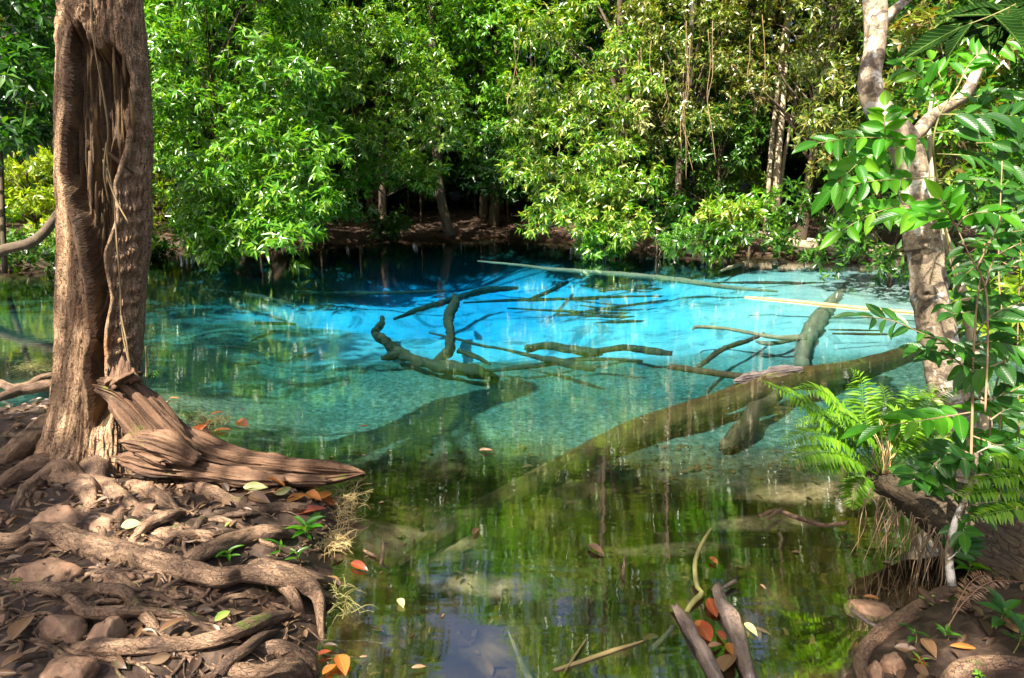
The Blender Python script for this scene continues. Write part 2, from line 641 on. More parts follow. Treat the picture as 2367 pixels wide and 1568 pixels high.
M['bark_left'] = wood_mat('bark_left', (.04, .02, .010), (.25, .145, .075), (.46, .31, .19), (1, 1, .22), 34, 1.0, .02, .85, moss=.12, cs=(1, 1, .42), csc=62, ckd=.8, ckc=.85, blot=(.26, .115, .045), blk=(1, 1, .5), bl0=.58)
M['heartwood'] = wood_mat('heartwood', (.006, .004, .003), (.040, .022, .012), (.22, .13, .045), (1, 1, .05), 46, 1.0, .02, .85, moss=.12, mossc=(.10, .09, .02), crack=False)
M['root'] = wood_mat('root', (.045, .025, .013), (.155, .088, .050), (.32, .205, .125), (1, 1, .35), 40, 1.0, .012, .7, moss=.10, csc=70, ckd=.4, blot=(.055, .030, .020), blk=(1, 1, .6), bl0=.52)
M['driftwood'] = wood_mat('driftwood', (.012, .006, .003), (.085, .040, .019), (.22, .125, .07), (1, 1, .05), 26, 1.0, .02, .75, moss=.16, mossc=(.13, .13, .02), crack=False)
M['snag'] = wood_mat('snag', (.02, .015, .013), (.075, .058, .052), (.19, .15, .135), (1, 1, .06), 30, 1.0, .02, .7, crack=False)
M['bark_right'] = wood_mat('bark_right', (.08, .055, .033), (.24, .175, .11), (.42, .34, .25), (1, 1, .8), 22, .7, .006, .8, moss=.20, mossc=(.11, .09, .012), csc=42, cs=(1, 1, 1), patch=(.50, .47, .42), blot=(.045, .03, .02), blk=(1.6, 1.6, 2.6), bl0=.51, ckd=.5)
M['bark_pale'] = wood_mat('bark_pale', (.14, .10, .06), (.30, .24, .15), (.46, .39, .27), (1, 1, .4), 24, .4, .006, .8, crack=False)
M['bark_dark'] = wood_mat('bark_dark', (.02, .014, .009), (.06, .042, .026), (.12, .085, .05), (1, 1, .3), 16, .6, .012, .9, moss=.1)
M['stump'] = wood_mat('stump', (.012, .009, .006), (.05, .034, .02), (.12, .085, .045), (1, 1, .3), 24, .9, .02, .85, moss=.22, mossc=(.10, .09, .02))
M['sunken'] = wood_mat('sunken', (.01, .009, .005), (.035, .028, .014), (.09, .07, .035), (1, 1, .1), 16, .5, .01, .8, crack=False)
M['sunken_dark'] = wood_mat('sunken_dark', (.010, .010, .008), (.03, .028, .02), (.07, .06, .04), (1, 1, .1), 16, .5, .01, .9, crack=False)
M['sunken_pale'] = wood_mat('sunken_pale', (.08, .07, .045), (.18, .16, .10), (.30, .27, .18), (1, 1, .1), 14, .4, .01, .8, crack=False)
M['log_brown'] = wood_mat('log_brown', (.012, .008, .002), (.052, .033, .010), (.13, .09, .03), (1, 1, .06), 14, .8, .015, .6, moss=.12, mossc=(.10, .13, .02), crack=False)
M['stick_yellow'] = wood_mat('stick_yellow', (.14, .095, .03), (.26, .185, .065), (.34, .26, .11), (1, 1, .06), 20, .3, .004, .5, crack=False)
M['wet_wood'] = wood_mat('wet_wood', (.05, .03, .022), (.15, .10, .075), (.30, .23, .19), (1, 1, .12), 24, .8, .008, .3, spec=.7, csc=40)
M['twig'] = wood_mat('twig', (.10, .06, .03), (.20, .13, .07), (.3, .21, .12), (1, 1, .2), 20, .3, .003, .8, crack=False)
M['stem_green'] = wood_mat('stem_green', (.08, .07, .02), (.16, .15, .045), (.25, .22, .08), (1, 1, .2), 20, .3, .003, .6, crack=False)
M['straw'] = wood_mat('straw', (.30, .20, .07), (.48, .34, .14), (.62, .48, .24), (1, 1, .2), 20, .1, .002, .6, crack=False)
M['liana'] = wood_mat('liana', (.07, .045, .02), (.15, .10, .045), (.26, .18, .09), (1, 1, .2), 20, .3, .003, .8, crack=False)


def rock_mat():
    t = NT('rock')
    co = t.n('TexCoord').outputs['Object']
    a = t.noise(co, 6, 6, .65, .4)
    b = t.noise(co, 34, 5, .7)
    col = t.ramp(a, [(.28, (.11, .052, .028)), (.48, (.25, .14, .08)), (.68, (.42, .27, .165))])
    col = t.mix(t.rng(b, .35, .65, .35, 0), col, (.12, .075, .055))
    g = t.n('NewGeometry')
    sx = t.n('SeparateXYZ')
    t.l(g.outputs['Normal'], sx.inputs[0])
    ms = t.noise(co, 9, 5, .7)
    col = t.mix(t.rng(ms, .60, .68, 0, .8), col, (.10, .11, .025))
    nm = t.bump(t.math('ADD', a, t.math('MULTIPLY', b, .4)), .7, .02)
    return t.done(t.bsdf(col, .72, nm, .4).outputs[0])


M['rock'] = rock_mat()


def ground_mat():
    t = NT('ground')
    co = t.n('TexCoord').outputs['Object']
    silt = t.attr('silt', 'Fac')
    algae = t.attr('algae', 'Fac')
    land = t.attr('land', 'Fac')
    n1 = t.noise(co, 3.0, 6, .62, .6)
    n2 = t.noise(co, 22, 5, .7, .3)
    n3 = t.noise(co, 1.1, 5, .7, 1.2, (1, .6, 1))
    # pale silt of the spring bed, with drifts of dark sediment
    siltc = t.ramp(n1, [(.30, (.44, .47, .42)), (.5, (.62, .66, .60)), (.7, (.72, .74, .68))])
    siltc = t.mix(t.rng(n3, .53, .62, 0, .70), siltc, (.14, .17, .15))
    siltc = t.mix(t.rng(n2, .62, .70, 0, .6), siltc, (.16, .15, .10))
    # algae-dusted shelf
    alg = t.ramp(n2, [(.34, (.03, .045, .03)), (.5, (.11, .15, .105)), (.66, (.24, .29, .21))])
    alg = t.mix(t.rng(n1, .5, .66, 0, .55), alg, (.08, .11, .07))
    # brown mud with drowned litter
    mud = t.ramp(n1, [(.3, (.010, .006, .002)), (.5, (.026, .014, .005)), (.68, (.10, .062, .024))])
    vo = t.n('TexVoronoi')
    vo.inputs['Scale'].default_value = 17
    t.l(co, vo.inputs['Vector'])
    mud = t.mix(t.rng(vo.outputs['Distance'], .12, .22, .55, 0), mud, (.10, .05, .025))
    soil = t.ramp(n2, [(.3, (.014, .008, .005)), (.5, (.036, .021, .013)), (.7, (.085, .052, .032))])
    soil = t.mix(t.rng(n1, .48, .6, 0, .6), soil, (.035, .02, .014))
    mud = t.mix(t.math('MULTIPLY', t.attr('sand', 'Fac'), t.rng(n2, .3, .6, .35, 1)), mud, (.34, .23, .12))
    bed = t.mix(algae, mud, alg)
    bed = t.mix(silt, bed, siltc)
    col = t.mix(land, bed, soil)
    h = t.math('ADD', t.math('MULTIPLY', n2, .6), n1)
    nm = t.bump(h, .45, .02)
    b = t.bsdf(col, t.rng(n2, .3, .7, .45, .9), nm, .35)
    t.l(t.math('MULTIPLY', land, .35), b.inputs['Specular IOR Level'])      # drowned silt has no dry sheen
    return t.done(b.outputs[0])


def water_mat():
    t = NT('water')
    co = t.n('TexCoord').outputs['Object']
    a = t.noise(co, 7.0, 2, .5, .3, (.30, 1.3, 1))
    b = t.noise(co, 30, 2, .5, 0, (.35, 1, 1))
    nm = t.bump(t.math('ADD', a, t.math('MULTIPLY', b, .12)), .035, .03)
    fr = t.n('Fresnel')
    fr.inputs['IOR'].default_value = 1.45
    t.l(nm, fr.inputs['Normal'])
    gl = t.n('BsdfGlossy')
    gl.distribution = 'BECKMANN'
    gl.inputs['Roughness'].default_value = .019
    gl.inputs['Anisotropy'].default_value = .92            # ripples lie across the pool, so reflections smear up and down
    tg = t.n('CombineXYZ')
    tg.inputs[0].default_value = 1
    t.l(tg.outputs[0], gl.inputs['Tangent'])
    t.l(nm, gl.inputs['Normal'])
    tr = t.n('BsdfTransparent')
    m = t.n('MixShader')
    fac = t.math('MINIMUM', t.math('MULTIPLY', fr.outputs[0], 5.6), .46)
    t.l(fac, m.inputs[0])
    t.l(tr.outputs[0], m.inputs[1])
    t.l(gl.outputs[0], m.inputs[2])
    ab = t.n('VolumeAbsorption')
    ab.inputs['Color'].default_value = (.006, .81, .985, 1)
    ab.inputs['Density'].default_value = .86
    t.l(ab.outputs[0], t.out.inputs['Volume'])
    t.m.cycles.homogeneous_volume = True
    return t.done(m.outputs[0])


# ------------------------------------------------------------------ ground and water
def build_ground():
    nx, ny = 520, 760
    s = np.linspace(-1, 1, nx)
    b = math.asinh(320)
    xs = np.sinh(b * s) * 1.0
    y0 = 2.6
    lo, hi_ = math.asinh(60 / 0.9), math.asinh(420 / 0.9)
    ys = y0 + .9 * np.sinh(np.linspace(-lo, hi_, ny))
    X, Y = np.meshgrid(xs, ys)
    x, y = X.ravel(), Y.ravel()
    z = height(x, y)
    i = np.arange(ny - 1)[:, None] * nx
    j = np.arange(nx - 1)[None]
    q = np.stack([i + j, i + j + 1, i + nx + j + 1, i + nx + j], -1).reshape(-1, 4)
    u, v = project(np.stack([x, y, z], -1))
    sdv = shore_sd(x, y)
    P = np.stack([x, y, x * 0], -1)
    wob = fbm(P * .9, 3) * .5
    # the kinds of bed, by place
    c1 = at(1230, 740, -.9)
    c2 = at(1800, 690, -.2)
    d1 = np.hypot((x - c1[0]) / 4.6, (y - c1[1]) / 4.2)
    d2 = np.hypot((x - c2[0]) / 4.4, (y - c2[1]) / 3.4)
    silt = np.maximum(1 - sstep(.75, 1.15, d1 + wob * .35), 1 - sstep(.75, 1.2, d2 + wob * .35))
    algae = sstep(3.9, 5.2, y + wob + .25 * np.abs(x + 1))
    right = sstep(2.5, 5.0, x)
    rim = sstep(.7, 2.6, sdv + wob * .4)                     # mud darkens the far-shore bed, imitating the bank's dark reflection
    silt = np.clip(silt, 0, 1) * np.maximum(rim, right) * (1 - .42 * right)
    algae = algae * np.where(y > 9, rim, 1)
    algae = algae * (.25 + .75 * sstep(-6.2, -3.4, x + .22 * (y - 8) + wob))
    sand = np.zeros(len(x))                                  # washed sand bars in the near shallows
    for su, sv, sa, sb in [(1930, 1140, .55, .16), (930, 1245, .40, .16), (1560, 1260, .30, .08), (1760, 1210, .30, .10), (2200, 1000, .45, .35), (1120, 1330, .30, .10)]:
        q0 = at(su, sv, -.08)
        sand = np.maximum(sand, 1 - sstep(.55, 1.1, np.hypot((x - q0[0]) / sa, (y - q0[1]) / sb) + wob * .7))
    land = 1 - sstep(-.05, .06, sdv + wob * .05)
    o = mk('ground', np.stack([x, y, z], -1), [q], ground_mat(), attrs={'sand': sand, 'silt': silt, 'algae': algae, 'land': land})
    o['kind'] = 'structure'
    return o


def build_water():
    x0, x1, y0, y1, zb = -60, 60, -30, 60, -3.0
    v = [(x0, y0, 0), (x1, y0, 0), (x1, y1, 0), (x0, y1, 0), (x0, y0, zb), (x1, y0, zb), (x1, y1, zb), (x0, y1, zb)]
    q = [(0, 1, 2, 3), (7, 6, 5, 4), (0, 4, 5, 1), (1, 5, 6, 2), (2, 6, 7, 3), (3, 7, 4, 0)]
    o = mk('water', v, [q], water_mat(), smooth=False)
    o['kind'] = 'structure'
    return o


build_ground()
build_water()

# ------------------------------------------------------------------ the forest round the pool
def inpoly(u, v, poly):
    c = False
    n = len(poly)
    for k in range(n):
        (x1, y1), (x2, y2) = poly[k], poly[(k + 1) % n]
        if (y1 > v) != (y2 > v) and u < (x2 - x1) * (v - y1) / (y2 - y1) + x1:
            c = not c
    return c


def poly_clumps(poly, d0, d1, n, r0, r1, seed, zmin=.25):
    R = random.Random(seed)
    us, vs = [p[0] for p in poly], [p[1] for p in poly]
    out, tries = [], 0
    while len(out) < n and tries < n * 40:
        tries += 1
        u, v = R.uniform(min(us), max(us)), R.uniform(min(vs), max(vs))
        if not inpoly(u, v, poly):
            continue
        p = atd(u, v, R.uniform(d0, d1))
        r = R.uniform(r0, r1)
        if p[2] < zmin + r * .5:
            continue
        if any((p[0] - q[0]) ** 2 + (p[1] - q[1]) ** 2 + (p[2] - q[2]) ** 2 < (0.75 * r) ** 2 for q in out):
            continue
        out.append((*p, r))
    return np.array(out)


def grow(mb, base, top, r0, cl, nb, seed, sides=8, bend=.3):
    """a trunk from base to top with limbs out to some of the clumps"""
    R = random.Random(seed)
    base, top = np.array(base, float), np.array(top, float)
    pts = [base - [0, 0, .15]]
    for k in range(1, 6):
        f = k / 5
        pts.append(base + (top - base) * f + np.array([R.uniform(-bend, bend), R.uniform(-bend, bend), 0]) * (f < 1) * f)
    rs = [r0 * 1.35] + [r0 * (1 - .8 * k / 5) for k in range(1, 6)]
    c, T = tube(mb, pts, rs, sides, .25, lump=.10, seed=seed)
    idx = R.sample(range(len(cl)), min(nb, len(cl)))
    for i in idx:
        e = np.array(cl[i][:3])
        h = np.clip((e[2] - base[2]) / max(top[2] - base[2], .1) * .8 - .08, .08, .95)
        s = c[int(h * (len(c) - 1))]
        mid = s + (e - s) * .5 + np.array([0, 0, R.uniform(.0, .5)])
        rb = max(.012, r0 * .3 * R.uniform(.5, 1.1))
        tube(mb, [s, mid, e], [rb, rb * .65, rb * .25], 5, .3, seed=seed + i)
    return c


def forest_tree(name, label, base, top, r0, cl, leaf, wid, lm, bm, seed, per=26, k=7, nb=16, group=None, droop=.35, cat='tree'):
    t = thing(name, label, cat, base, group)
    mb = MB()
    grow(mb, base, top, r0, cl, nb, seed)
    mb.build('trunk', M[bm], t)
    mc = MB()
    clumps(mc, cl, seed, per, k, leaf, wid, np.array(top) * [1, 1, .6], droop)
    mc.build('crown', M[lm], t, smooth=True)
    return t


FAR = 'trees standing along the far bank'
G = lambda u, v: gnd(u, v)

# the big bush that hangs over the water
cl = np.concatenate([
    poly_clumps([(345, -60), (720, -60), (690, 60), (720, 180), (775, 290), (770, 400), (730, 560), (600, 570), (480, 560), (430, 520), (430, 420), (350, 340)], 11.6, 14.8, 100, .45, .75, 11),
    poly_clumps([(430, 500), (560, 400), (740, 470), (720, 585), (600, 578), (480, 585)], 11.8, 13.6, 22, .35, .5, 12, .05),
    poly_clumps([(250, -420), (640, -420), (720, -60), (300, -60)], 12.5, 15.5, 26, .7, 1.0, 13)])
b = G(560, 535)
forest_tree('bank_tree', 'big dense bright green tree drooping over the far water beside the hollow trunk', b, b + [-.6, -1.6, 7.5], .16, cl, .185, .27, 'leaf_bush', 'bark_dark', 21, 32, 7, 40, None, .45)

# sunlit tree beside it
cl = np.concatenate([
    poly_clumps([(700, 60), (860, 30), (1000, 120), (1080, 230), (1050, 330), (960, 400), (860, 420), (780, 330), (690, 250)], 14.8, 17.2, 50, .45, .75, 31),
    poly_clumps([(690, -400), (1000, -350), (980, 60), (690, 60)], 16.0, 19, 34, .6, .9, 32),
    poly_clumps([(930, 330), (1010, 330), (1010, 440), (950, 440)], 15.5, 16.2, 5, .3, .4, 33)])
b = G(860, 500)
forest_tree('bank_tree', 'yellow green sunlit tree next to the drooping bright green tree', b, b + [0, -1.2, 8], .13, cl, .155, .27, 'leaf_sun_tint', 'bark_dark', 41, 34, 7, 30, None, .55)

# brightest tree in the middle of the far bank
cl = np.concatenate([
    poly_clumps([(1220, 60), (1420, 40), (1500, 150), (1440, 290), (1330, 300), (1220, 260), (1180, 180)], 14.2, 16.6, 30, .4, .7, 51),
    poly_clumps([(1190, 290), (1420, 270), (1480, 370), (1420, 440), (1250, 440), (1180, 360)], 13.8, 15.6, 22, .35, .6, 52),
    poly_clumps([(1240, 430), (1500, 400), (1540, 480), (1480, 560), (1320, 570), (1200, 540)], 13.6, 15.2, 24, .35, .5, 53, .1),
    poly_clumps([(1200, -420), (1560, -420), (1480, 60), (1220, 60)], 15, 18, 34, .6, .9, 54)])
b = G(1440, 555)
forest_tree('bank_tree', 'tallest pale glinting tree with tiers of drooping leaves in the middle of the far bank', b, b + [-.4, -.6, 8.5], .13, cl, .165, .26, 'leaf_sun_tint', 'bark_dark', 61, 32, 7, 36, None, .5)

# olive trees to its side, with hanging creepers
for n_, (poly, d0, d1, cnt, seed, bp, lab, lm) in enumerate([
    ([(1470, -60), (1720, -60), (1700, 160), (1640, 300), (1500, 330), (1460, 150)], 15, 17.5, 52, 71, (1560, 545), 'olive leaved tree draped in creepers beside the pale glinting tree', 'leaf_olive'),
    ([(1700, -60), (1990, -60), (1980, 130), (1930, 260), (1800, 270), (1690, 200)], 14.5, 17, 50, 72, (1850, 560), 'olive leaved tree whose crown hides the tops of the slender pale trunks', 'leaf_olive'),
    ([(1880, -60), (2120, -60), (2120, 300), (1990, 430), (1880, 330)], 11.5, 14, 44, 73, (2010, 575), 'dark olive tree close behind the leaning mottled trunk', 'leaf_olive'),
    ([(1560, 280), (1740, 250), (1740, 420), (1640, 470), (1540, 430)], 15.5, 17.5, 24, 74, (1650, 540), 'loose dark green understorey tree below the creeper draped crown', 'leaf_dark'),
]):
    cl = np.concatenate([poly_clumps(poly, d0, d1, cnt, .4, .72, seed), poly_clumps([(poly[0][0], -420), (poly[1][0], -420), (poly[1][0], -60), (poly[0][0], -60)], d0 + 1, d1 + 1, 0 if n_ == 3 else 24, .6, .9, seed + 20)] if n_ != 3 else [poly_clumps(poly, d0, d1, cnt, .35, .6, seed)])
    b = G(*bp)
    forest_tree('creeper_tree' if n_ < 3 else 'understorey_tree', lab, b, b + [.2, -.4, 8 if n_ < 3 else 3.6], .11 if n_ < 3 else .05, cl, .135 if n_ < 3 else .16, .30, lm, 'bark_dark', 80 + n_, 38, 6, 34)

# the deep green crowns closing the wall above the shadowy gap
cl = np.concatenate([poly_clumps([(860, -80), (1230, -80), (1230, 130), (1190, 290), (1090, 340), (1010, 260), (900, 120)], 17.2, 19.6, 70, .45, .75, 87)])
b = G(1120, 505)
forest_tree('bank_tree', 'deep green tree filling the dip between the two yellow green sunlit ones', b, b + [0, -.3, 8], .13, cl, .165, .30, 'leaf_bush', 'bark_dark', 88, 30, 7, 24)
cl = poly_clumps([(620, 330), (800, 300), (860, 420), (800, 500), (700, 520)], 15.2, 17.5, 26, .35, .55, 89)
b = G(740, 520)
forest_tree('understorey_tree', 'small shaded tree at the near side of the shadowy gap', b, b + [0, 0, 2.6], .05, cl, .17, .30, 'leaf_bush', 'bark_dark', 90, 26, 7, 16)
cl = poly_clumps([(1060, 300), (1200, 280), (1220, 400), (1180, 470), (1090, 420)], 16.5, 18.5, 20, .35, .55, 95)
b = G(1150, 510)
forest_tree('understorey_tree', 'small shaded tree at the far side of the shadowy gap', b, b + [0, 0, 2.8], .05, cl, .17, .30, 'leaf_dark', 'bark_dark', 96, 26, 7, 16)

# the trees seen behind the hollow trunk
cl = poly_clumps([(-160, -80), (140, -80), (150, 250), (60, 330), (-60, 300), (-160, 260)], 8.5, 11.5, 48, .4, .65, 91)
b = at(-330, 640, .2)
forest_tree('bank_tree', 'dark leaved tree at the picture edge behind the hollow trunk', b, b + [.4, -1, 6.5], .15, cl, .2, .33, 'leaf_dark', 'bark_dark', 92, 24, 7, 30)
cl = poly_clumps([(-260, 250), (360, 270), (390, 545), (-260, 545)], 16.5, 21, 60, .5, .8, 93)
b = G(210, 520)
forest_tree('bush', 'bush far behind the hollow trunk, its sunlit glow tinted into yellow leaves', b, b + [0, 0, 3], .06, cl, .2, .32, 'leaf_lit_yellow', 'bark_dark', 94, 24, 7, 20, cat='bush')

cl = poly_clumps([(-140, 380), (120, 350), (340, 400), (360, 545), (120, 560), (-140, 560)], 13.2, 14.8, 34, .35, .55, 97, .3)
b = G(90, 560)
forest_tree('bush', 'low bush on the bank beneath the dark bough, sunlight tinted into its lime yellow leaves', b, b + [0, 0, 1.6], .05, cl, .16, .32, 'leaf_lit_yellow', 'bark_dark', 98, 26, 7, 14, cat='bush')

# background: a few kinds of tree, copied with their parts


def proto_tree(kind, seed, height_, lm, leaf, n, spread, zlo, r0, per=22, wid=.3, label='', name='forest_tree', group=None):
    R = random.Random(seed)
    cl = []
    for _ in range(n):
        z = R.uniform(zlo, height_)
        w = spread * (.45 + .75 * math.sin(math.pi * min(1, (z - zlo) / (height_ - zlo + .01) * .85 + .1)))
        a, q = R.uniform(0, 6.28), math.sqrt(R.random())
        cl.append((w * q * math.cos(a), w * q * math.sin(a), z, R.uniform(.55, .95) * spread / 2.0))
    return forest_tree(name, label, (0, 0, 0), (R.uniform(-.4, .4), R.uniform(-.4, .4), height_), r0, np.array(cl), leaf, wid, lm, 'bark_dark', seed, per, 7, 14, group)


def dup(root, loc, rz, s=1.0, label=None, group=None):
    r = root.copy()
    COL.objects.link(r)
    r.location, r.rotation_euler, r.scale = [float(q) for q in loc], (0, 0, rz), (s, s, s)
    if label:
        r['label'] = label
    if group:
        r['group'] = group
    for ch in list(root.children):
        c = ch.copy()
        COL.objects.link(c)
        c.parent = r
        for g in ch.children:
            d = g.copy()
            COL.objects.link(d)
            d.parent = c
    return r


BACKL = 'tall leafy tree among the thicket that fills the far shore'
BACKG = 'trees of the thicket behind the pool'
protos = [proto_tree('a', 101, 9.5, 'leaf_dark', .24, 56, 2.1, 1.9, .13, label=BACKL, group=BACKG),
          proto_tree('b', 102, 10.5, 'leaf_bush', .26, 56, 2.2, 2.6, .15, label=BACKL, group=BACKG),
          proto_tree('c', 103, 8.5, 'leaf_olive', .2, 56, 2.0, 1.7, .10, label=BACKL, group=BACKG),
          proto_tree('d', 104, 9.5, 'leaf_sun_tint', .22, 56, 1.9, 2.4, .12, label=BACKL, group=BACKG)]
R = random.Random(5)
spots = []
used = [0] * 4
for row, (y0, y1, n) in enumerate([(19.5, 22.5, 13), (23.5, 27, 17), (28, 33, 20)]):
    for k in range(n):
        y = R.uniform(y0, y1)
        x = (-1 + 2 * (k + R.uniform(.15, .85)) / n) * (y * .92 + 1)
        spots.append((x, y, row))
# the forest at both sides of the pool
spots += [(-12.5, 16.5, 3), (11.5, 12.5, 3), (10.5, 9.5, 3), (13.5, 15.5, 3), (8.3, 6.2, 3), (14, 10.5, 3)]
for x, y, row in spots:
    k = R.choice([0, 0, 1, 1, 2, 3]) if row < 3 else R.choice([0, 1, 2])
    s = R.uniform(.85, 1.15)
    z = hz(x, y)
    if used[k] == 0:
        protos[k].location, protos[k].rotation_euler, protos[k].scale = (x, y, z), (0, 0, R.uniform(0, 6.28)), (s, s, s)
    else:
        dup(protos[k], (x, y, z), R.uniform(0, 6.28), s)
    used[k] += 1

# the tall canopy whose tops stand above the frame and fill the water's reflections
TLL, TLG = 'tall canopy tree rising out of the frame behind the far bank', 'tall canopy trees behind the far bank'
tall = [proto_tree('t', 121, 17.0, 'leaf_sun_tint', .34, 46, 3.1, 7.5, .2, 24, .3, TLL, 'canopy_tree', TLG), proto_tree('u', 122, 15.0, 'leaf_bush', .36, 42, 3.0, 6.5, .18, 24, .3, TLL, 'canopy_tree', TLG)]
R = random.Random(44)
used = [0, 0]
for x, y in [(-12.5, 20), (-10, 17.6), (-8, 21.5), (-6.3, 18.6), (-4.2, 22), (-4.6, 27), (.3, 27.5), (2.9, 19.6), (5.4, 22.5), (6.8, 18.2), (9.2, 21), (10.6, 16.6), (13.4, 19), (14, 14), (3.2, 26), (8, 27), (-8.6, 27), (-1.2, 31)]:
    i = R.choice([0, 1])
    p, a = (x, y, hz(x, y)), R.uniform(0, 6.28)
    if used[i] == 0:
        tall[i].location, tall[i].rotation_euler = p, (0, 0, a)
    else:
        dup(tall[i], p, a, R.uniform(.85, 1.1))
    used[i] += 1

# understorey shrubs, copied
SHL = 'low leafy shrub in the undergrowth between the trunks of the far shore'
SHG = 'undergrowth shrubs of the thicket behind the pool'
sh = [proto_tree('e', 111, 1.7, 'leaf_dark', .2, 12, .85, .25, .02, 22, .3, SHL, 'undergrowth_shrub', SHG),
      proto_tree('f', 112, 2.8, 'leaf_bush', .2, 16, .95, .5, .03, 22, .28, SHL, 'undergrowth_shrub', SHG),
      proto_tree('g', 113, 3.6, 'leaf_dark', .22, 20, 1.1, .8, .035, 22, .3, SHL, 'undergrowth_shrub', SHG),
      proto_tree('h', 114, 1.3, 'leaf_sun_tint', .17, 10, .7, .2, .02, 22, .3, SHL, 'undergrowth_shrub', SHG)]
R = random.Random(15)
used = [0] * 4
for k in range(190):
    y = 17.5 + 17 * R.random() ** .8
    x = R.uniform(-1, 1) * (y * .9 + 1)
    if k >= 120:
        y = R.uniform(23.5, 32)
        x = R.uniform(-.34, .08) * y
    if y < 23.5 and -5.5 < x / y * 18 < .3 and R.random() < .8:
        continue
    if shore_sd(np.array([x]), np.array([y]))[0] > -.5:
        continue
    i = R.choice([0, 0, 1, 1, 2, 2, 2, 3])
    p, a, s_ = (x, y, hz(x, y)), R.uniform(0, 6.28), R.uniform(.75, 1.25)
    if used[i] == 0:
        sh[i].location, sh[i].rotation_euler = p, (0, 0, a)
    else:
        dup(sh[i], p, a, s_)
    used[i] += 1

# the wood beyond, one mass of leaves with its own depth
Rn = np.random.RandomState(9)
n = 620
th = np.radians(Rn.uniform(-62, 62, n))
dd = Rn.uniform(34, 44, n)
z = np.where(np.arange(n) < 190, Rn.uniform(-.6, 3.5, n), Rn.uniform(.3, 11.5, n))
mb = MB()
clumps(mb, np.stack([dd * np.sin(th), dd * np.cos(th), z + 1.2, Rn.uniform(1.2, 1.9, n)], -1), 9, 22, 7, .52, .34)
tag(mb.build('far_wood', M['leaf_dark'], smooth=True), 'dense dark green wood closing off the view behind every trunk', 'wood', kind='stuff')

# ------------------------------------------------------------------ the hollow tree on the near bank


def P3(crop_, pts, z=None, lift=0.0, depth=None, sc=1.0):
    """picture points (u, v, width in crop pixels[, height]) to world points and radii; heights from the ground when z is None"""
    fn, k = KS[crop_]
    out, rr = [], []
    for q in pts:
        u, v = fn(q[0], q[1])
        if depth is not None:
            dq = depth if not isinstance(depth, (list, tuple)) else depth[len(out)]
            p = atd(u, v, dq)
        elif z is not None:
            zq = q[3] if len(q) > 3 else z
            p = at(u, v, zq)
        else:
            p = gnd(u, v)
        fw = p[1] * cp - (p[2] - CAM_H) * sp
        w = q[2] / k * (2367 / 2560) if len(q) > 2 else 10
        r = w / F * fw / 2 * sc
        if depth is None and z is None:
            l = q[3] if len(q) > 3 else lift
            back = unit(CAM - p)
            p = p + back * (r * .25 + l) + np.array([0, 0, 0])
        out.append(p)
        rr.append(r)
    return np.array(out), np.array(rr)


base = gnd(232, 1062)
HT = thing('hollow_tree', 'big brown tree with a hollow rotted front standing among bare roots', 'tree', base)
D0 = base[1] * cp - (base[2] - CAM_H) * sp          # distance of the trunk's middle plane


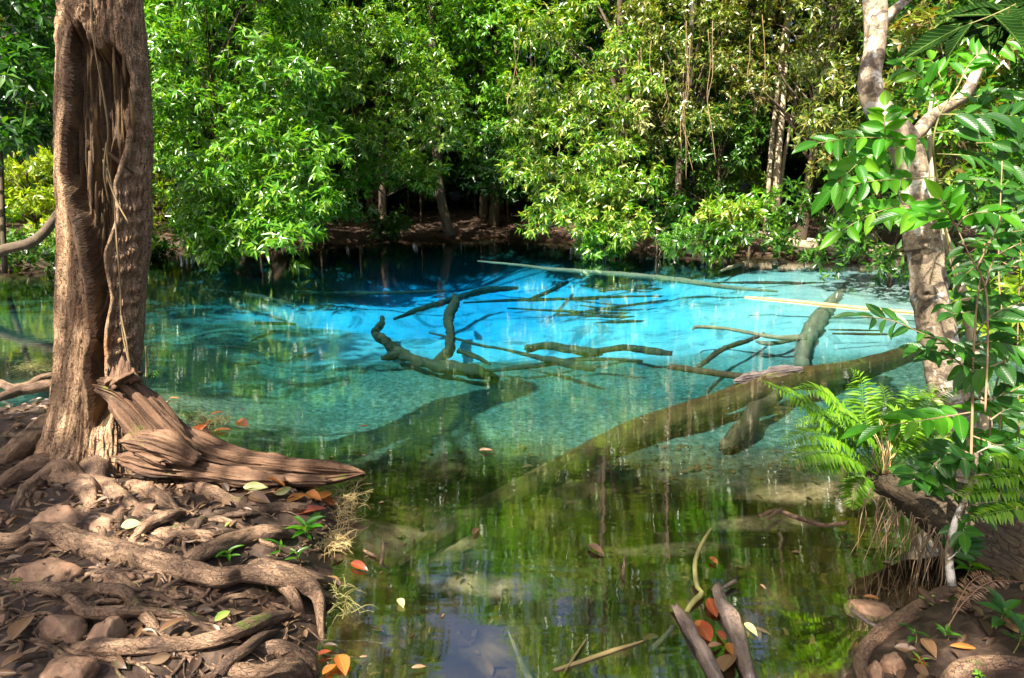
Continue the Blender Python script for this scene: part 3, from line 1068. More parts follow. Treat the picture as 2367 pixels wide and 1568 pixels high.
def build_hollow_trunk():
    # outline of the trunk in the picture: v, left edge, right edge, hollow's edges (in full picture points)
    tab = np.array([(-760, 165, 330, 0, 0), (-300, 152, 326, 0, 0), (-60, 144, 325, 0, 0), (20, 142, 326, 0, 0), (90, 140, 333, 214, 306), (140, 138, 340, 202, 312), (240, 136, 346, 205, 317), (330, 137, 349, 207, 315), (400, 138, 346, 203, 313),
                    (450, 140, 345, 216, 306), (520, 141, 345, 238, 303), (570, 142, 343, 250, 296), (640, 140, 336, 254, 292), (720, 138, 330, 252, 291), (800, 136, 325, 250, 285), (860, 131, 322, 254, 287), (930, 122, 322, 256, 287),
                    (1000, 108, 330, 0, 0), (1050, 96, 336, 0, 0), (1100, 84, 345, 0, 0), (1150, 70, 352, 0, 0)], float)
    vs = np.concatenate([np.linspace(-760, -40, 80, endpoint=False), np.linspace(-40, 1150, 560)])
    L, Rr = np.interp(vs, tab[:, 0], tab[:, 1]), np.interp(vs, tab[:, 0], tab[:, 2])
    hm = tab[tab[:, 3] > 0]
    hl, hr = np.interp(vs, hm[:, 0], hm[:, 3]), np.interp(vs, hm[:, 0], hm[:, 4])
    on = sstep(80, 150, vs) * (1 - sstep(900, 985, vs))
    n = 420
    th = np.linspace(0, 2 * math.pi, n, endpoint=False)      # 0 faces the camera, growing to the picture's right side
    wob = fbm(np.stack([vs * .012, vs * 0, vs * 0 + 3], -1), 2) * 11
    hl, hr = hl + wob, hr + fbm(np.stack([vs * .012, vs * 0, vs * 0 + 9], -1), 2) * 11
    V, rest, fl = [], [], []
    down = ray(232, 600)
    for k, v in enumerate(vs):
        c = atd((L[k] + Rr[k]) / 2, v, D0)
        r = (Rr[k] - L[k]) / 2 / F * D0 * .955
        rx, ry = r, r * .92
        x, y = np.sin(th), -np.cos(th)
        s = x                                              # -1 .. 1 across the front
        front = y < -.12
        a, b_ = ((hl[k] - L[k]) / (Rr[k] - L[k])) * 2 - 1, ((hr[k] - L[k]) / (Rr[k] - L[k])) * 2 - 1
        inn = np.minimum((s - a), (b_ - s)) / .13
        t = np.where(front, np.clip(inn, -1.4, 1), -1.4)
        topv = 100 + 45 * fbm(np.stack([s * 3.5, s * 0, s * 0 + 2], -1), 3) + 40 * (s - .1) ** 2
        onk = sstep(topv - 25, topv + 40, v) * (1 - sstep(900, 985, v))
        cut = sstep(-.25, .55, t) * onk
        lip = np.exp(-((t + .55) / .45) ** 2) * on[k] * front
        P = np.stack([x * 1.3, y * 1.3, np.full(n, -v * .0035)], -1)
        bark = .030 * fbm(P * [3.6, 3.6, 3.4] + 5, 4) - .050 * np.clip(np.abs(fbm(P * [9, 9, 3.2], 3)) * -3.2 + 1, 0, 1) + .018 * fbm(P * [22, 22, 14], 2)
        ring = .035 * np.sin(-v * .17 + 3 * noise3(P * [2, 2, 6])) * sstep(b_ - .05, b_ + .25, s) * front * on[k]
        bulge = .07 * math.exp(-((v - 490) / 70) ** 2) * np.exp(-((s + .15) / .28) ** 2) * front + .05 * math.exp(-((v - 400) / 40) ** 2) * np.exp(-((s + .5) / .3) ** 2) * front
        bulge = bulge + .06 * math.exp(-((v - 475) / 25) ** 2) * np.exp(-((s - .72) / .15) ** 2) * front
        knob = .10 * fbm(P * [4, 4, 9] + 31, 3) * math.exp(-((v - 45) / 50) ** 2) * front
        foot = sstep(900, 1150, v) * (.16 * np.cos(5 * th + 1.2) + .08 * np.cos(9 * th))
        rad_ = 1 + bark * (1 - sstep(-1.0, -.35, t) * onk * front) + .09 * lip + ring + bulge * (1 - cut) + knob + foot
        deep = .62 * (1 - .2 * np.abs((s - (a + b_) / 2)))
        grain = .13 * fbm(np.stack([s * 11, y * 0, np.full(n, v * .005)], -1), 3) + .09 * fbm(np.stack([s * 34, y * 0, np.full(n, v * .014 + 7)], -1), 2)
        px, py = rx * x * rad_, ry * y * rad_
        py = py + cut * (ry * deep + ry * grain)
        V.append(np.stack([c[0] + px, c[1] + py, np.full(n, c[2])], -1))
        rest.append(np.stack([x * r, y * r, np.full(n, -v / F * D0)], -1))
        fl.append(cut > .16)
    V, rest, fl = np.concatenate(V), np.concatenate(rest), np.concatenate(fl)
    m = len(vs)
    i = np.arange(m - 1)[:, None] * n
    j = np.arange(n)[None]
    j2 = (j + 1) % n
    q = np.stack([i + n + j, i + n + j2, i + j2, i + j], -1).reshape(-1, 4)
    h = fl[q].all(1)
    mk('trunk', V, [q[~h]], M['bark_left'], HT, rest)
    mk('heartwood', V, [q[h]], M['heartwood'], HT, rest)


build_hollow_trunk()
# splinters and hanging rootlets in the hollow
mb = MB()
for (u1, v1, u2, v2, w) in [(238, 345, 310, 402, 9), (300, 205, 312, 330, 10), (208, 350, 214, 480, 15), (222, 420, 226, 520, 9), (262, 110, 268, 230, 7), (285, 120, 290, 200, 8)]:
    P = np.array([atd(u1, v1, D0 - .12), atd((u1 + u2) / 2, (v1 + v2) / 2, D0 - .13), atd(u2, v2, D0 - .10)])
    tube(mb, P, [w / F * D0 * .22, w / F * D0 * .5, w / F * D0 * .15], 7, .03, lump=.2, groove=.25, seed=v1)
mb.build('splinter', M['heartwood'], HT)
mb = MB()
for k, pts in enumerate([[(212, 0), (214, 60), (222, 130), (238, 215), (250, 300), (248, 370), (262, 450), (270, 560), (278, 660), (282, 760), (300, 850)], [(280, 730), (292, 790), (300, 840), (318, 890)], [(238, 370), (252, 420), (272, 470), (300, 520)], [(246, 330), (240, 400), (252, 470)], [(337, 800), (338, 850), (336, 905)]]):
    P = np.array([atd(u, v, D0 - .225 + .02 * math.sin(v * .02 + k)) for u, v in pts])
    tube(mb, P, .0042, 5, .03, lump=.2, seed=k)
mb.build('hanging_rootlet', M['liana'], HT)

# crown, out of the frame above
def ell(c, r, n, r0, r1, seed):
    R = np.random.RandomState(seed)
    d = unit(R.normal(size=(n, 3))) * (R.rand(n, 1) ** .4)
    return np.column_stack([np.array(c) + d * np.array(r), R.uniform(r0, r1, n)])


top = atd((165 + 330) / 2, -760, D0)
CL_HOLLOW = np.concatenate([ell((-5.2, -1.9, 7.0), (2.3, 2.2, 1.1), 32, .5, .8, 201)])
mb = MB()
grow(mb, top + [0, 0, .05], np.array([-4.2, .2, 7.2]), .19, CL_HOLLOW, 18, 202)
mb.build('limb', M['bark_left'], HT)
mb = MB()
clumps(mb, CL_HOLLOW, 203, 22, 7, .2, .32)
mb.build('crown', M['leaf_dark'], HT, smooth=True)

ROOTS = [
    [(-60, 925, 60), (60, 940, 75, .03), (150, 903, 80, .05), (260, 903, 85, .05), (350, 940, 95, .04), (450, 975, 105, .03), (560, 995, 100, .02), (680, 1030, 95, .02), (790, 1055, 100, .03), (870, 1075, 95, .05), (1000, 1110, 90, .07), (1100, 1088, 75, .08), (1200, 1088, 85, .09), (1300, 1105, 88, .10), (1400, 1140, 78, .10), (1450, 1190, 58, .09), (1465, 1260, 45, .06), (1470, 1340, 30, .03), (1480, 1430, 16, 0)],
    [(840, 1055, 70, .02), (880, 1030, 80, .03), (940, 990, 75, .03), (1040, 945, 78, .04), (1150, 915, 72, .04), (1250, 903, 60, .05), (1345, 893, 44, .04)],
    [(1100, 1085, 50, .08), (1170, 1058, 52, .09), (1250, 1055, 50, .1), (1350, 1075, 45, .1), (1440, 1110, 40, .08), (1520, 1125, 32, .05), (1600, 1140, 20, .02)],
    [(1280, 1095, 60, .09), (1320, 1160, 52, .08), (1360, 1220, 45, .05), (1390, 1262, 30, .01)],
    [(1410, 1145, 40, .09), (1490, 1185, 28, .05), (1560, 1217, 16, .01)],
    [(-40, 1155, 55), (60, 1160, 60), (150, 1155, 55, .03), (250, 1160, 55, .04), (330, 1165, 60, .03), (420, 1163, 55, .02), (520, 1163, 55, .04), (570, 1172, 50, .05), (610, 1215, 50, .03), (650, 1270, 48, .02), (700, 1320, 45), (750, 1370, 30)],
    [(300, 1170, 42, .04), (350, 1220, 48, .03), (385, 1262, 52, .04), (480, 1268, 55, .05), (580, 1265, 50, .05), (680, 1265, 45, .03), (800, 1275, 35, .02), (900, 1285, 28), (1000, 1292, 18)],
    [(385, 1262, 46, .04), (392, 1300, 30, .0)],
    [(290, 1430, 50), (430, 1430, 75, .02), (560, 1425, 72, .03), (700, 1415, 70, .03), (860, 1410, 66, .03), (1000, 1385, 66, .04), (1130, 1340, 66, .05), (1230, 1295, 60, .05), (1330, 1245, 40, .04)],
    [(940, 1600, 46), (1040, 1500, 60, .02), (1120, 1440, 55, .03), (1200, 1380, 45, .04), (1275, 1335, 24, .04)],
    [(1170, 1420, 55, .02), (1270, 1435, 80, .02), (1350, 1470, 85, .02), (1420, 1505, 72, .01), (1445, 1560, 40, 0)],
    [(1040, 1520, 50, .01), (1100, 1535, 70, .02), (1180, 1548, 72, .03), (1270, 1525, 80, .03), (1350, 1525, 90, .02), (1420, 1545, 60, 0)],
    [(400, 640, 80, .0), (440, 685, 85, .02), (490, 690, 75, .03), (540, 740, 75, .02), (600, 780, 70), (680, 820, 58), (750, 840, 30)],
    [(560, 765, 60), (545, 840, 55), (528, 915, 36)],
    [(590, 950, 40), (650, 890, 50, .03), (710, 850, 50, .04), (790, 820, 45, .04), (865, 797, 28, .02)],
    [(560, 690, 30), (600, 692, 55), (650, 705, 80, .02), (700, 735, 80, .02), (760, 770, 68), (835, 803, 40)],
    [(830, 665, 50, .02), (900, 695, 62, .02), (980, 725, 65, .02), (1080, 770, 65), (1170, 790, 58), (1280, 790, 52), (1400, 785, 44), (1490, 772, 22)],
    [(700, 890, 40), (750, 905, 60), (800, 925, 58), (900, 915, 60, .02), (970, 925, 45), (1060, 955, 26)],
    [(885, 895, 36), (920, 850, 42, .03), (945, 822, 30, .02)],
    [(950, 865, 20), (1040, 825, 26, .02), (1130, 815, 25, .03), (1190, 815, 22, .02), (1235, 838, 12)],
    [(350, 690, 130, .0), (290, 640, 140, .03), (230, 650, 120, .04), (170, 690, 95, .03), (110, 745, 75), (50, 800, 50)],
    [(250, 560, 120, .05), (200, 590, 100, .03), (100, 625, 85), (0, 685, 70), (-80, 720, 60)],
    [(300, 640, 90, .05), (370, 690, 100, .03), (420, 735, 90, .02), (405, 800, 60)],
    [(270, 380, 130, .10), (215, 430, 140, .06), (130, 500, 120, .03), (30, 565, 92), (-70, 620, 70)],
    [(420, 500, 120, .12), (440, 600, 120, .06), (455, 660, 90, .02), (470, 690, 40)],
    [(500, 380, 90, .12), (540, 450, 80, .05), (590, 520, 60, .02), (640, 560, 30)],
    [(375, 850, 36), (460, 870, 45), (480, 925, 30)],
    [(375, 1087, 26), (480, 1078, 32, .01), (580, 1078, 30, .01), (665, 1107, 16)],
    [(430, 1112, 40), (520, 1100, 50, .01), (580, 1142, 44, .01), (640, 1150, 20)],
    [(140, 770, 40), (180, 730, 42, .01), (230, 735, 30)],
    [(80, 790, 50), (110, 750, 56), (140, 800, 30)],
    [(700, 905, 26), (730, 960, 28), (780, 1000, 14)],
    [(870, 1130, 30), (890, 1190, 30), (880, 1260, 14)],
    [(780, 1250, 16), (800, 1180, 22), (790, 1140, 14)],
    [(640, 700, 22), (700, 690, 26, .03), (760, 720, 24, .03), (850, 775, 20), (890, 770, 10)],
    [(780, 640, 30), (830, 690, 26), (840, 760, 14)],
    [(760, 880, 40), (840, 880, 36), (900, 890, 20)],
    [(960, 1470, 18), (990, 1540, 20), (1010, 1580, 12)],
]
for k, pts in enumerate(ROOTS):
    P, r = P3('2', pts)
    mb = MB()
    r = r * 1.0
    P[-1][2] -= r[-1] * 1.5
    r[-1] *= .55
    if k not in (0, 5):
        P[0][2] -= r[0] * 1.2
    tube(mb, P, r * 1.02, 30, .008, lump=.15, groove=.16, gk=3.2, seed=k, lf=11, maxn=300)
    mb.build('root', M['root'], HT)
# middling roots that fan out from the foot between the big ones
R = random.Random(71)
for k in range(48):
    cu, cv = R.uniform(-20, 950), R.uniform(760, 1480)
    if cu > 700 and cv < 800:
        continue
    a = R.uniform(-.5, .75)
    pts = []
    w_ = R.uniform(13, 34)
    for i in range(9):
        pts.append((cu, cv, w_ * (1 - .08 * i), R.uniform(0, .02)))
        a += R.uniform(-.45, .45)
        cu, cv = cu + 62 * math.cos(a), cv + 48 * math.sin(a)
    P, r = P3('2', pts)
    if shore_sd(P[:, 0], P[:, 1]).max() > .12:
        continue
    P[0][2] -= r[0] * 1.3
    P[-1][2] -= r[-1] * 1.6
    r[-1] *= .5
    mb = MB()
    tube(mb, P, r, 22, .009, lump=.15, groove=.16, gk=2.6, seed=200 + k, lf=11)
    mb.build('root', M['root'], HT)
# the fine rootlets matted over the soil
R = random.Random(17)
mb = MB()
for k in range(150):
    u, v = R.uniform(-20, 800), R.uniform(1130, 1590)
    p = gnd(u, v)
    if shore_sd(p[:1], p[1:2])[0] > .02:
        continue
    a = R.uniform(0, 6.28)
    q = [p]
    for _ in range(R.randint(3, 6)):
        a += R.uniform(-.8, .8)
        n_ = q[-1] + np.array([math.cos(a), math.sin(a), 0]) * R.uniform(.03, .07)
        n_[2] = hz(n_[0], n_[1]) + R.uniform(-.004, .012)
        q.append(n_)
    w_ = R.uniform(.0025, .008)
    tube(mb, q, np.linspace(w_, w_ * .4, len(q)), 6, .012, lump=.2, seed=k)
mb.build('fine_roots', M['root'], HT)['kind'] = 'stuff'
# roots behind the tree, along the water's edge
for k, pts in enumerate([[(-60, 205, 20), (0, 210, 24), (60, 235, 30), (140, 225, 46), (180, 200, 40), (250, 182, 36)], [(-80, 295, 26), (0, 283, 40), (80, 252, 48), (160, 238, 46), (250, 222, 42)], [(10, 222, 30), (60, 245, 30), (110, 240, 20)], [(140, 232, 24), (190, 215, 26), (240, 208, 22)],
                         [(-100, 500, 60), (0, 440, 70), (60, 420, 80), (140, 400, 70), (190, 380, 40)]]):
    P, r = P3('2', pts, z=.06)
    mb = MB()
    tube(mb, P, r, 10, .03, lump=.12, seed=60 + k)
    mb.build('root', M['root'], HT)


# ------------------------------------------------------------------ rotten log leaning on the hollow tree
DL = thing('driftwood_log', 'weathered grooved rotten log leaning from the hollow tree down to the water', 'log', gnd(*K2(900, 640)))
mb = MB()
P, r = P3('2', [(452, 228, 66), (500, 240, 95), (560, 262, 150), (640, 335, 185), (720, 425, 205), (800, 500, 205), (900, 550, 190), (1050, 590, 155), (1200, 608, 150), (1350, 622, 132), (1480, 632, 105), (1590, 630, 62), (1668, 628, 8)],
          sc=.9, depth=[D0 - .26, D0 - .26, D0 - .25, D0 - .24, D0 - .22, D0 - .2, D0 - .18, D0 - .14, D0 - .1, D0 - .07, D0 - .05, D0 - .04, D0 - .03])
tube(mb, P, r, 130, .008, lump=.20, groove=.42, gk=8, seed=5, rag=.03, lf=3, maxn=300)
mb.build('log_body', M['driftwood'], DL)
mb = MB()
for pts, dd_ in [([(560, 485, 20), (600, 480, 60), (680, 490, 90), (780, 520, 110), (900, 570, 60)], -.30), ([(545, 560, 30), (600, 570, 60), (720, 600, 80), (900, 620, 70), (1100, 650, 60), (1300, 668, 40)], -.26), ([(600, 520, 14), (650, 535, 40), (760, 570, 60)], -.31), ([(1120, 640, 20), (1200, 650, 50), (1350, 665, 50), (1500, 668, 24)], -.17)]:
    P, r = P3('2', pts, depth=D0 + dd_)
    tube(mb, P, r, 60, .01, lump=.3, groove=.45, gk=6, seed=int(pts[0][0]), rag=.03)
mb.build('torn_strip', M['driftwood'], DL)
mb = MB()
for u, v, w, h in [(520, 150, 40, 90), (560, 95, 50, 110), (585, 120, 40, 90), (610, 150, 36, 60), (545, 140, 60, 70), (500, 185, 60, 30), (570, 170, 110, 30)]:
    P, r = P3('2', [(u + 14, v + h, w * 1.3), (u + 5, v + h * .5, w), (u, v, w * .25)], depth=D0 - .30)
    tube(mb, P, r, 12, .008, lump=.35, groove=.3, seed=u, rag=.01)
mb.build('jagged_end', M['driftwood'], DL)

# ------------------------------------------------------------------ stones


def rock(crop_, u, v, w, h, label, seed, group='stones among the bare roots', depth_k=.8):
    fn, k = KS[crop_]
    p = gnd(*fn(u, v + h * .35))
    fw = p[1] * cp - (p[2] - CAM_H) * sp
    m = 2367 / 2560 / k / F * fw
    sx, sz = w * m / 2, h * m / 2 * .95
    n, q_ = 48, 30
    th, ph = np.meshgrid(np.linspace(0, 2 * math.pi, n, endpoint=False), np.linspace(.02, math.pi - .02, q_))
    d = np.stack([np.cos(th) * np.sin(ph), np.sin(th) * np.sin(ph), np.cos(ph)], -1)
    d = np.sign(d) * np.abs(d) ** .82
    rr = 1 + .20 * fbm(d * 1.3 + seed * 5.1, 3) + .05 * fbm(d * 5 + seed, 3)
    rf = np.random.RandomState(seed * 13)
    pn = unit(rf.normal(size=(14, 3)))
    ph_ = rf.uniform(.72, .98, 14)
    dn_ = np.maximum(d @ pn.T, .05)
    cutr = (ph_ / dn_).min(-1)
    rr = np.minimum(rr, cutr * (1 + .03 * fbm(d * 4 + seed, 3))) + .015 * fbm(d * 9, 3)
    V = (d * rr[..., None] * [sx, max(sx, sz) * depth_k, sz]).reshape(-1, 3)
    i = np.arange(q_ - 1)[:, None] * n
    j = np.arange(n)[None]
    q = np.stack([i + n + j, i + n + (j + 1) % n, i + (j + 1) % n, i + j], -1).reshape(-1, 4)
    o = mk('rock', V, [q], M['rock'])
    o.location = p + np.array([0, sx * .25, -sz * .18])
    return tag(o, label, 'rock', group)


for args in [(255, 800, 250, 190, 'broad stone wedged right under the foot of the hollow tree', 1), (480, 835, 140, 150, 'small rounded stone between two short roots at the foot of the hollow tree', 2),
             (185, 1050, 350, 230, 'largest brown stone, under the long thick main root', 3), (255, 1300, 250, 210, 'upright tan stone below the second long root', 4),
             (480, 1320, 160, 230, 'narrow tan stone below the fork of the second long root', 5), (510, 1110, 210, 90, 'flat stone with two little roots lying across it', 6),
             (290, 1510, 260, 170, 'tan stone at the very bottom edge of the picture', 7), (655, 775, 120, 90, 'small stone beside the roots near the rotten log', 8),
             (5, 1265, 70, 130, 'stone cut off by the picture edge under the second long root', 9), (0, 800, 60, 70, 'little round stone at the picture edge level with the tree foot', 10)]:
    rock('2', *args)

# ------------------------------------------------------------------ logs and branches in the water


def log(crop_, pts, z, name, label, mat, cat='branch', sides=10, extra=(), group=None, lump=.10, groove=.06, seed=0, sc=1.0):
    parts = [(pts, z)] + list(extra)
    P, r = P3(crop_, pts, z=z, sc=sc)
    if not extra:
        mb = MB()
        tube(mb, P, r, max(sides, 16), .03, lump=lump * 2.2, groove=groove * 2.5, seed=seed, rag=.02, lf=9)
        return tag(mb.build(name, M[mat]), label, cat, group)
    t = thing(name, label, cat, P[0], group)
    for k, (pt, zz) in enumerate(parts):
        P, r = P3(crop_, pt, z=zz, sc=sc)
        mb = MB()
        tube(mb, P, r, max(sides, 20), .03, lump=lump * 1.4, groove=groove * 2.5, seed=seed + k, rag=.02, lf=9)
        mb.build('limb' if k else 'trunk', M[mat], t)
    return t


log('5', [(1246, 480, 22), (1240, 520, 38), (1207, 558, 46), (1255, 600, 58), (1310, 640, 62), (1370, 680, 62), (1450, 712, 64), (1550, 735, 74), (1650, 745, 80), (1760, 770, 72, -.36), (1870, 812, 30, -.55)], -.30,
    'sunken_branch', 'dark forked drowned branch with two arms rising in the bright blue centre', 'sunken', extra=[
        ([(1345, 672, 50), (1290, 682, 44), (1245, 692, 26)], -.30), ([(1530, 715, 66), (1560, 680, 62), (1592, 645, 62), (1597, 560, 52), (1588, 490, 58), (1605, 440, 56), (1625, 395, 46), (1612, 362, 16)], -.28),
        ([(1640, 655, 30), (1740, 692, 28), (1800, 722, 16)], -.33), ([(1190, 562, 12), (1215, 556, 30)], -.30)], sides=18, lump=.24, seed=1, sc=.85)
log('5', [(1490, 562, 8), (1620, 590, 13), (1750, 625, 15), (1850, 642, 14), (1940, 662, 16), (2060, 690, 30), (2200, 720, 36), (2340, 748, 28)], -.30, 'sunken_branch', 'long thin drowned branch running off from behind the upright arm', 'sunken_dark', seed=7)
log('5', [(1310, 490, 14), (1420, 447, 26), (1530, 412, 32), (1640, 380, 34), (1750, 347, 34), (1850, 335, 28), (1945, 330, 16)], -.45, 'sunken_branch', 'curved drowned branch arching across the blue behind the forked one', 'sunken_dark', seed=8)
log('5', [(740, 345, 12), (1000, 355, 18), (1300, 355, 18), (1570, 345, 10)], -.40, 'sunken_branch', 'straight thin dark drowned branch in the far blue water', 'sunken_dark', seed=9)
log('5', [(330, 340, 14), (520, 360, 24), (640, 380, 24), (790, 412, 12)], -.25, 'sunken_branch', 'short dark drowned log in the green shade below the drooping tree', 'sunken_dark', seed=10)
log('5', [(590, 510, 14), (690, 512, 16), (800, 516, 10)], -.35, 'sunken_branch', 'short straight stick lying on the shaded bed nearest the hollow trunk', 'sunken_dark', seed=11)
log('5', [(575, 600, 10), (640, 575, 14), (690, 552, 10)], -.35, 'sunken_branch', 'little slanting stick on the shaded teal bed', 'sunken_dark', seed=12)
log('5', [(480, 725, 10), (540, 722, 20), (615, 715, 14)], -.32, 'sunken_branch', 'stubby stick on the pale teal shelf', 'sunken_dark', seed=13)
log('5', [(790, 680, 6), (850, 678, 18), (895, 665, 6)], -.32, 'sunken_branch', 'leaf shaped splinter of wood on the pale teal shelf', 'sunken_dark', seed=14)
log('5', [(400, 632, 6), (480, 634, 10), (600, 650, 10), (720, 668, 6)], -.30, 'sunken_branch', 'wavy twig lying across the teal shelf', 'sunken_dark', seed=15)
log('5', [(2000, 390, 12), (2100, 350, 22), (2200, 300, 18)], -.45, 'sunken_branch', 'blurred dark drowned branch at the end of the curved one', 'sunken_dark', seed=16)
log('5', [(1990, 640, 40), (2100, 630, 40), (2250, 650, 46), (2360, 660, 40)], -.30, 'sunken_branch', 'thick dark drowned branch just before the bright reflections', 'sunken_dark', seed=17)
log('6', [(-420, 190, 8), (-200, 212, 14), (-60, 230, 18), (100, 242, 24), (350, 262, 28), (600, 287, 28), (850, 322, 22), (1110, 345, 10)], -.12, 'sunken_log', 'very long straight pale drowned log stretching along the far side', 'sunken_pale', 'log', seed=18, lump=.05)
log('6', [(820, 240, 10), (900, 212, 20), (985, 188, 14)], -.03, 'sunken_log', 'short pale log end by the far bank shrubs', 'sunken_pale', 'log', seed=19)
log('6', [(780, 300, 8), (1050, 300, 14), (1250, 303, 14), (1430, 302, 8)], -.10, 'sunken_branch', 'straight grey drowned branch beyond the thick drowned trunk', 'sunken_dark', seed=20)
log('6', [(1585, 228, 26), (1500, 292, 52), (1420, 380, 72), (1345, 460, 80), (1285, 540, 82), (1245, 620, 76), (1232, 715, 70)], -.17, 'sunken_log', 'thick straight drowned trunk pointing at the sandy far bank', 'sunken_pale', 'log', 16, extra=[
    ([(1250, 580, 34), (1130, 582, 26), (1070, 575, 24), (1000, 562, 20), (850, 535, 18), (705, 526, 18), (678, 540, 8)], -.08), ([(1240, 575, 30), (1120, 605, 20), (1050, 610, 26), (1000, 600, 10)], -.16)], lump=.12, seed=21)
log('6', [(1040, 560, 16), (960, 595, 22), (830, 640, 26), (710, 728, 24)], -.14, 'sunken_branch', 'bent grey branch joining the thick drowned trunk from below', 'sunken', seed=22)
log('6', [(942, 373, 12), (1200, 396, 17), (1500, 426, 19), (1830, 455, 16)], .006, 'floating_stick', 'long yellow pole floating across the thick drowned trunk', 'stick_yellow', 'stick', seed=23, lump=.03)
log('6', [(1390, 560, 8), (1550, 562, 14), (1680, 564, 8)], -.06, 'sunken_branch', 'small greenish stick just past the thick drowned trunk', 'sunken', seed=24)
log('6', [(1370, 540, 6), (1500, 542, 10), (1640, 545, 6)], -.06, 'sunken_branch', 'thinner greenish stick parallel to its twin past the drowned trunk', 'sunken', seed=25)
log('6', [(0, 640, 26), (150, 652, 30), (330, 632, 34), (460, 652, 38), (570, 662, 26)], -.30, 'sunken_branch', 'dark gnarled branch in the deep teal water right of the bright reflections', 'sunken_dark', seed=26)
log('6', [(0, 700, 16), (200, 690, 18), (420, 700, 14)], -.30, 'sunken_branch', 'thin dark branch parallel to the gnarled one in the deep teal water', 'sunken_dark', seed=27)
log('6', [(555, 728, 30), (700, 748, 30), (900, 775, 30), (960, 782, 24)], -.05, 'sunken_branch', 'mossy branch butting against the long diagonal log', 'sunken', seed=28)
log('6', [(1165, 830, 40), (1120, 868, 52), (1060, 908, 62), (990, 950, 74), (950, 1020, 80), (900, 1080, 84), (840, 1140, 64)], -.13, 'sunken_branch', 'crooked drowned limb bending away below the diagonal log', 'sunken', sides=14, lump=.13, seed=29)
# the long diagonal log: underwater but for its back
R = random.Random(55)
for k in range(11):
    u, v = R.uniform(1200, 1720), R.uniform(650, 850)
    a, ln_ = R.uniform(-.5, .35), R.uniform(60, 190)
    zz = -.6 if v < 780 else -.42
    P = [at(u - ln_ * math.cos(a), v - ln_ * .35 * math.sin(a), zz), at(u, v + R.uniform(-6, 6), zz + .06), at(u + ln_ * math.cos(a), v + ln_ * .35 * math.sin(a), zz)]
    w_ = R.uniform(.014, .034)
    mb = MB()
    tube(mb, P, [w_ * .5, w_, w_ * .4], 8, .08, lump=.2, seed=k)
    tag(mb.build('sunken_stick', M['sunken_dark']), 'faint dark stick in the criss-cross of drowned wood on the blue bed', 'stick', 'drowned sticks criss-crossing on the blue bed')
t = thing('diagonal_log', 'huge mossy brown log lying diagonally just under the water with its back dry', 'log', at(*K6(1100, 760), 0))
P1, r1 = P3('6', [(2060, 520, 70), (1830, 595, 105, -.04), (1600, 660, 118, -.035), (1400, 708, 122, -.03), (1200, 752, 126, -.03), (1050, 790, 128, -.035), (850, 850, 130, -.06), (700, 905, 134, -.07), (400, 1010, 140, -.085), (200, 1110, 140, -.095), (0, 1215, 140, -.10)], z=-.05)
P2, r2 = P3('7', [(1300, 235, 168, -.10), (1000, 405, 165, -.085), (800, 535, 140, -.07), (600, 680, 90, -.06), (480, 770, 40, -.06)], z=-.14)
P, r = np.concatenate([P1, P2]), np.concatenate([r1, r2]) * .96
P[:, 2] -= r * np.linspace(1.35, .30, len(r))
P[4:6, 2] += r[4:6] * .35
mb = MB()
tube(mb, P, r, 28, .03, lump=.07, groove=.12, gk=3.4, seed=33, lf=1.2, maxn=320)
mb.build('trunk', M['log_brown'], t)
mb = MB()
P, r = P3('6', [(890, 795, 10), (960, 775, 50), (1060, 752, 62), (1160, 738, 56), (1240, 733, 22)], z=.012)
P[:, 2] -= r * .78
tube(mb, P, r, 60, .010, lump=.25, groove=.6, gk=6, seed=34)
mb.build('dry_back', M['snag'], t)

# dead wood in the shallows
log('8', [(62, 1165, 40), (110, 1240, 62), (170, 1335, 72), (220, 1430, 72), (268, 1520, 66), (330, 1620, 60)], .012, 'dead_branch', 'wet broken branch nearest the middle, lying half out of the shallows', 'wet_wood', sides=14, lump=.14, groove=.16, seed=41)
log('8', [(298, 1055, 60), (330, 1150, 86), (370, 1240, 92), (410, 1340, 90), (450, 1450, 98), (500, 1600, 106)], .012, 'dead_branch', 'thick wet mossy branch lying beside the red and orange leaves', 'wet_wood', sides=16, lump=.16, groove=.16, seed=42)
log('8', [(266, 722, 14, .22), (225, 790, 20, .15), (184, 880, 22, .08), (176, 960, 24, .04), (190, 1060, 26, .015), (215, 1092, 26, .015), (160, 1140, 26, .015), (125, 1195, 24, 0)], .02, 'dead_twig', 'thin crooked twig standing up above the two wet branches', 'stem_green', 'twig', seed=43)
log('8', [(330, 1060, 20), (400, 1020, 22)], .02, 'dead_twig', 'short stub poking out behind the thick wet mossy branch', 'wet_wood', 'twig', seed=44)
log('8', [(-60, 1390, 26), (0, 1340, 30), (50, 1275, 26)], -.01, 'dead_twig', 'grey drowned stub to the side of the two wet branches', 'sunken_pale', 'twig', seed=45)
log('8', [(540, 655, 20), (640, 625, 24), (760, 668, 28), (900, 705, 26), (1040, 690, 20)], .0, 'dead_branch', 'sunlit curved branch lying on the sand bar below the fern stump', 'root', seed=46)
log('8', [(585, 670, 16), (630, 635, 22), (668, 612, 10)], .03, 'dead_twig', 'stub rising from the sunlit curved branch', 'root', 'twig', seed=47)
log('8', [(1060, 1180, 18), (1130, 1240, 26), (1220, 1285, 20)], .0, 'dead_twig', 'pale twig half sunk beside the stony mud patch', 'wet_wood', 'twig', seed=48)
log('7', [(1450, 1416, 14), (1600, 1368, 24), (1800, 1300, 24), (1995, 1238, 8)], .004, 'floating_leaf_blade', 'long yellow strip floating near the bottom of the picture', 'stick_yellow', 'leaf', seed=49)
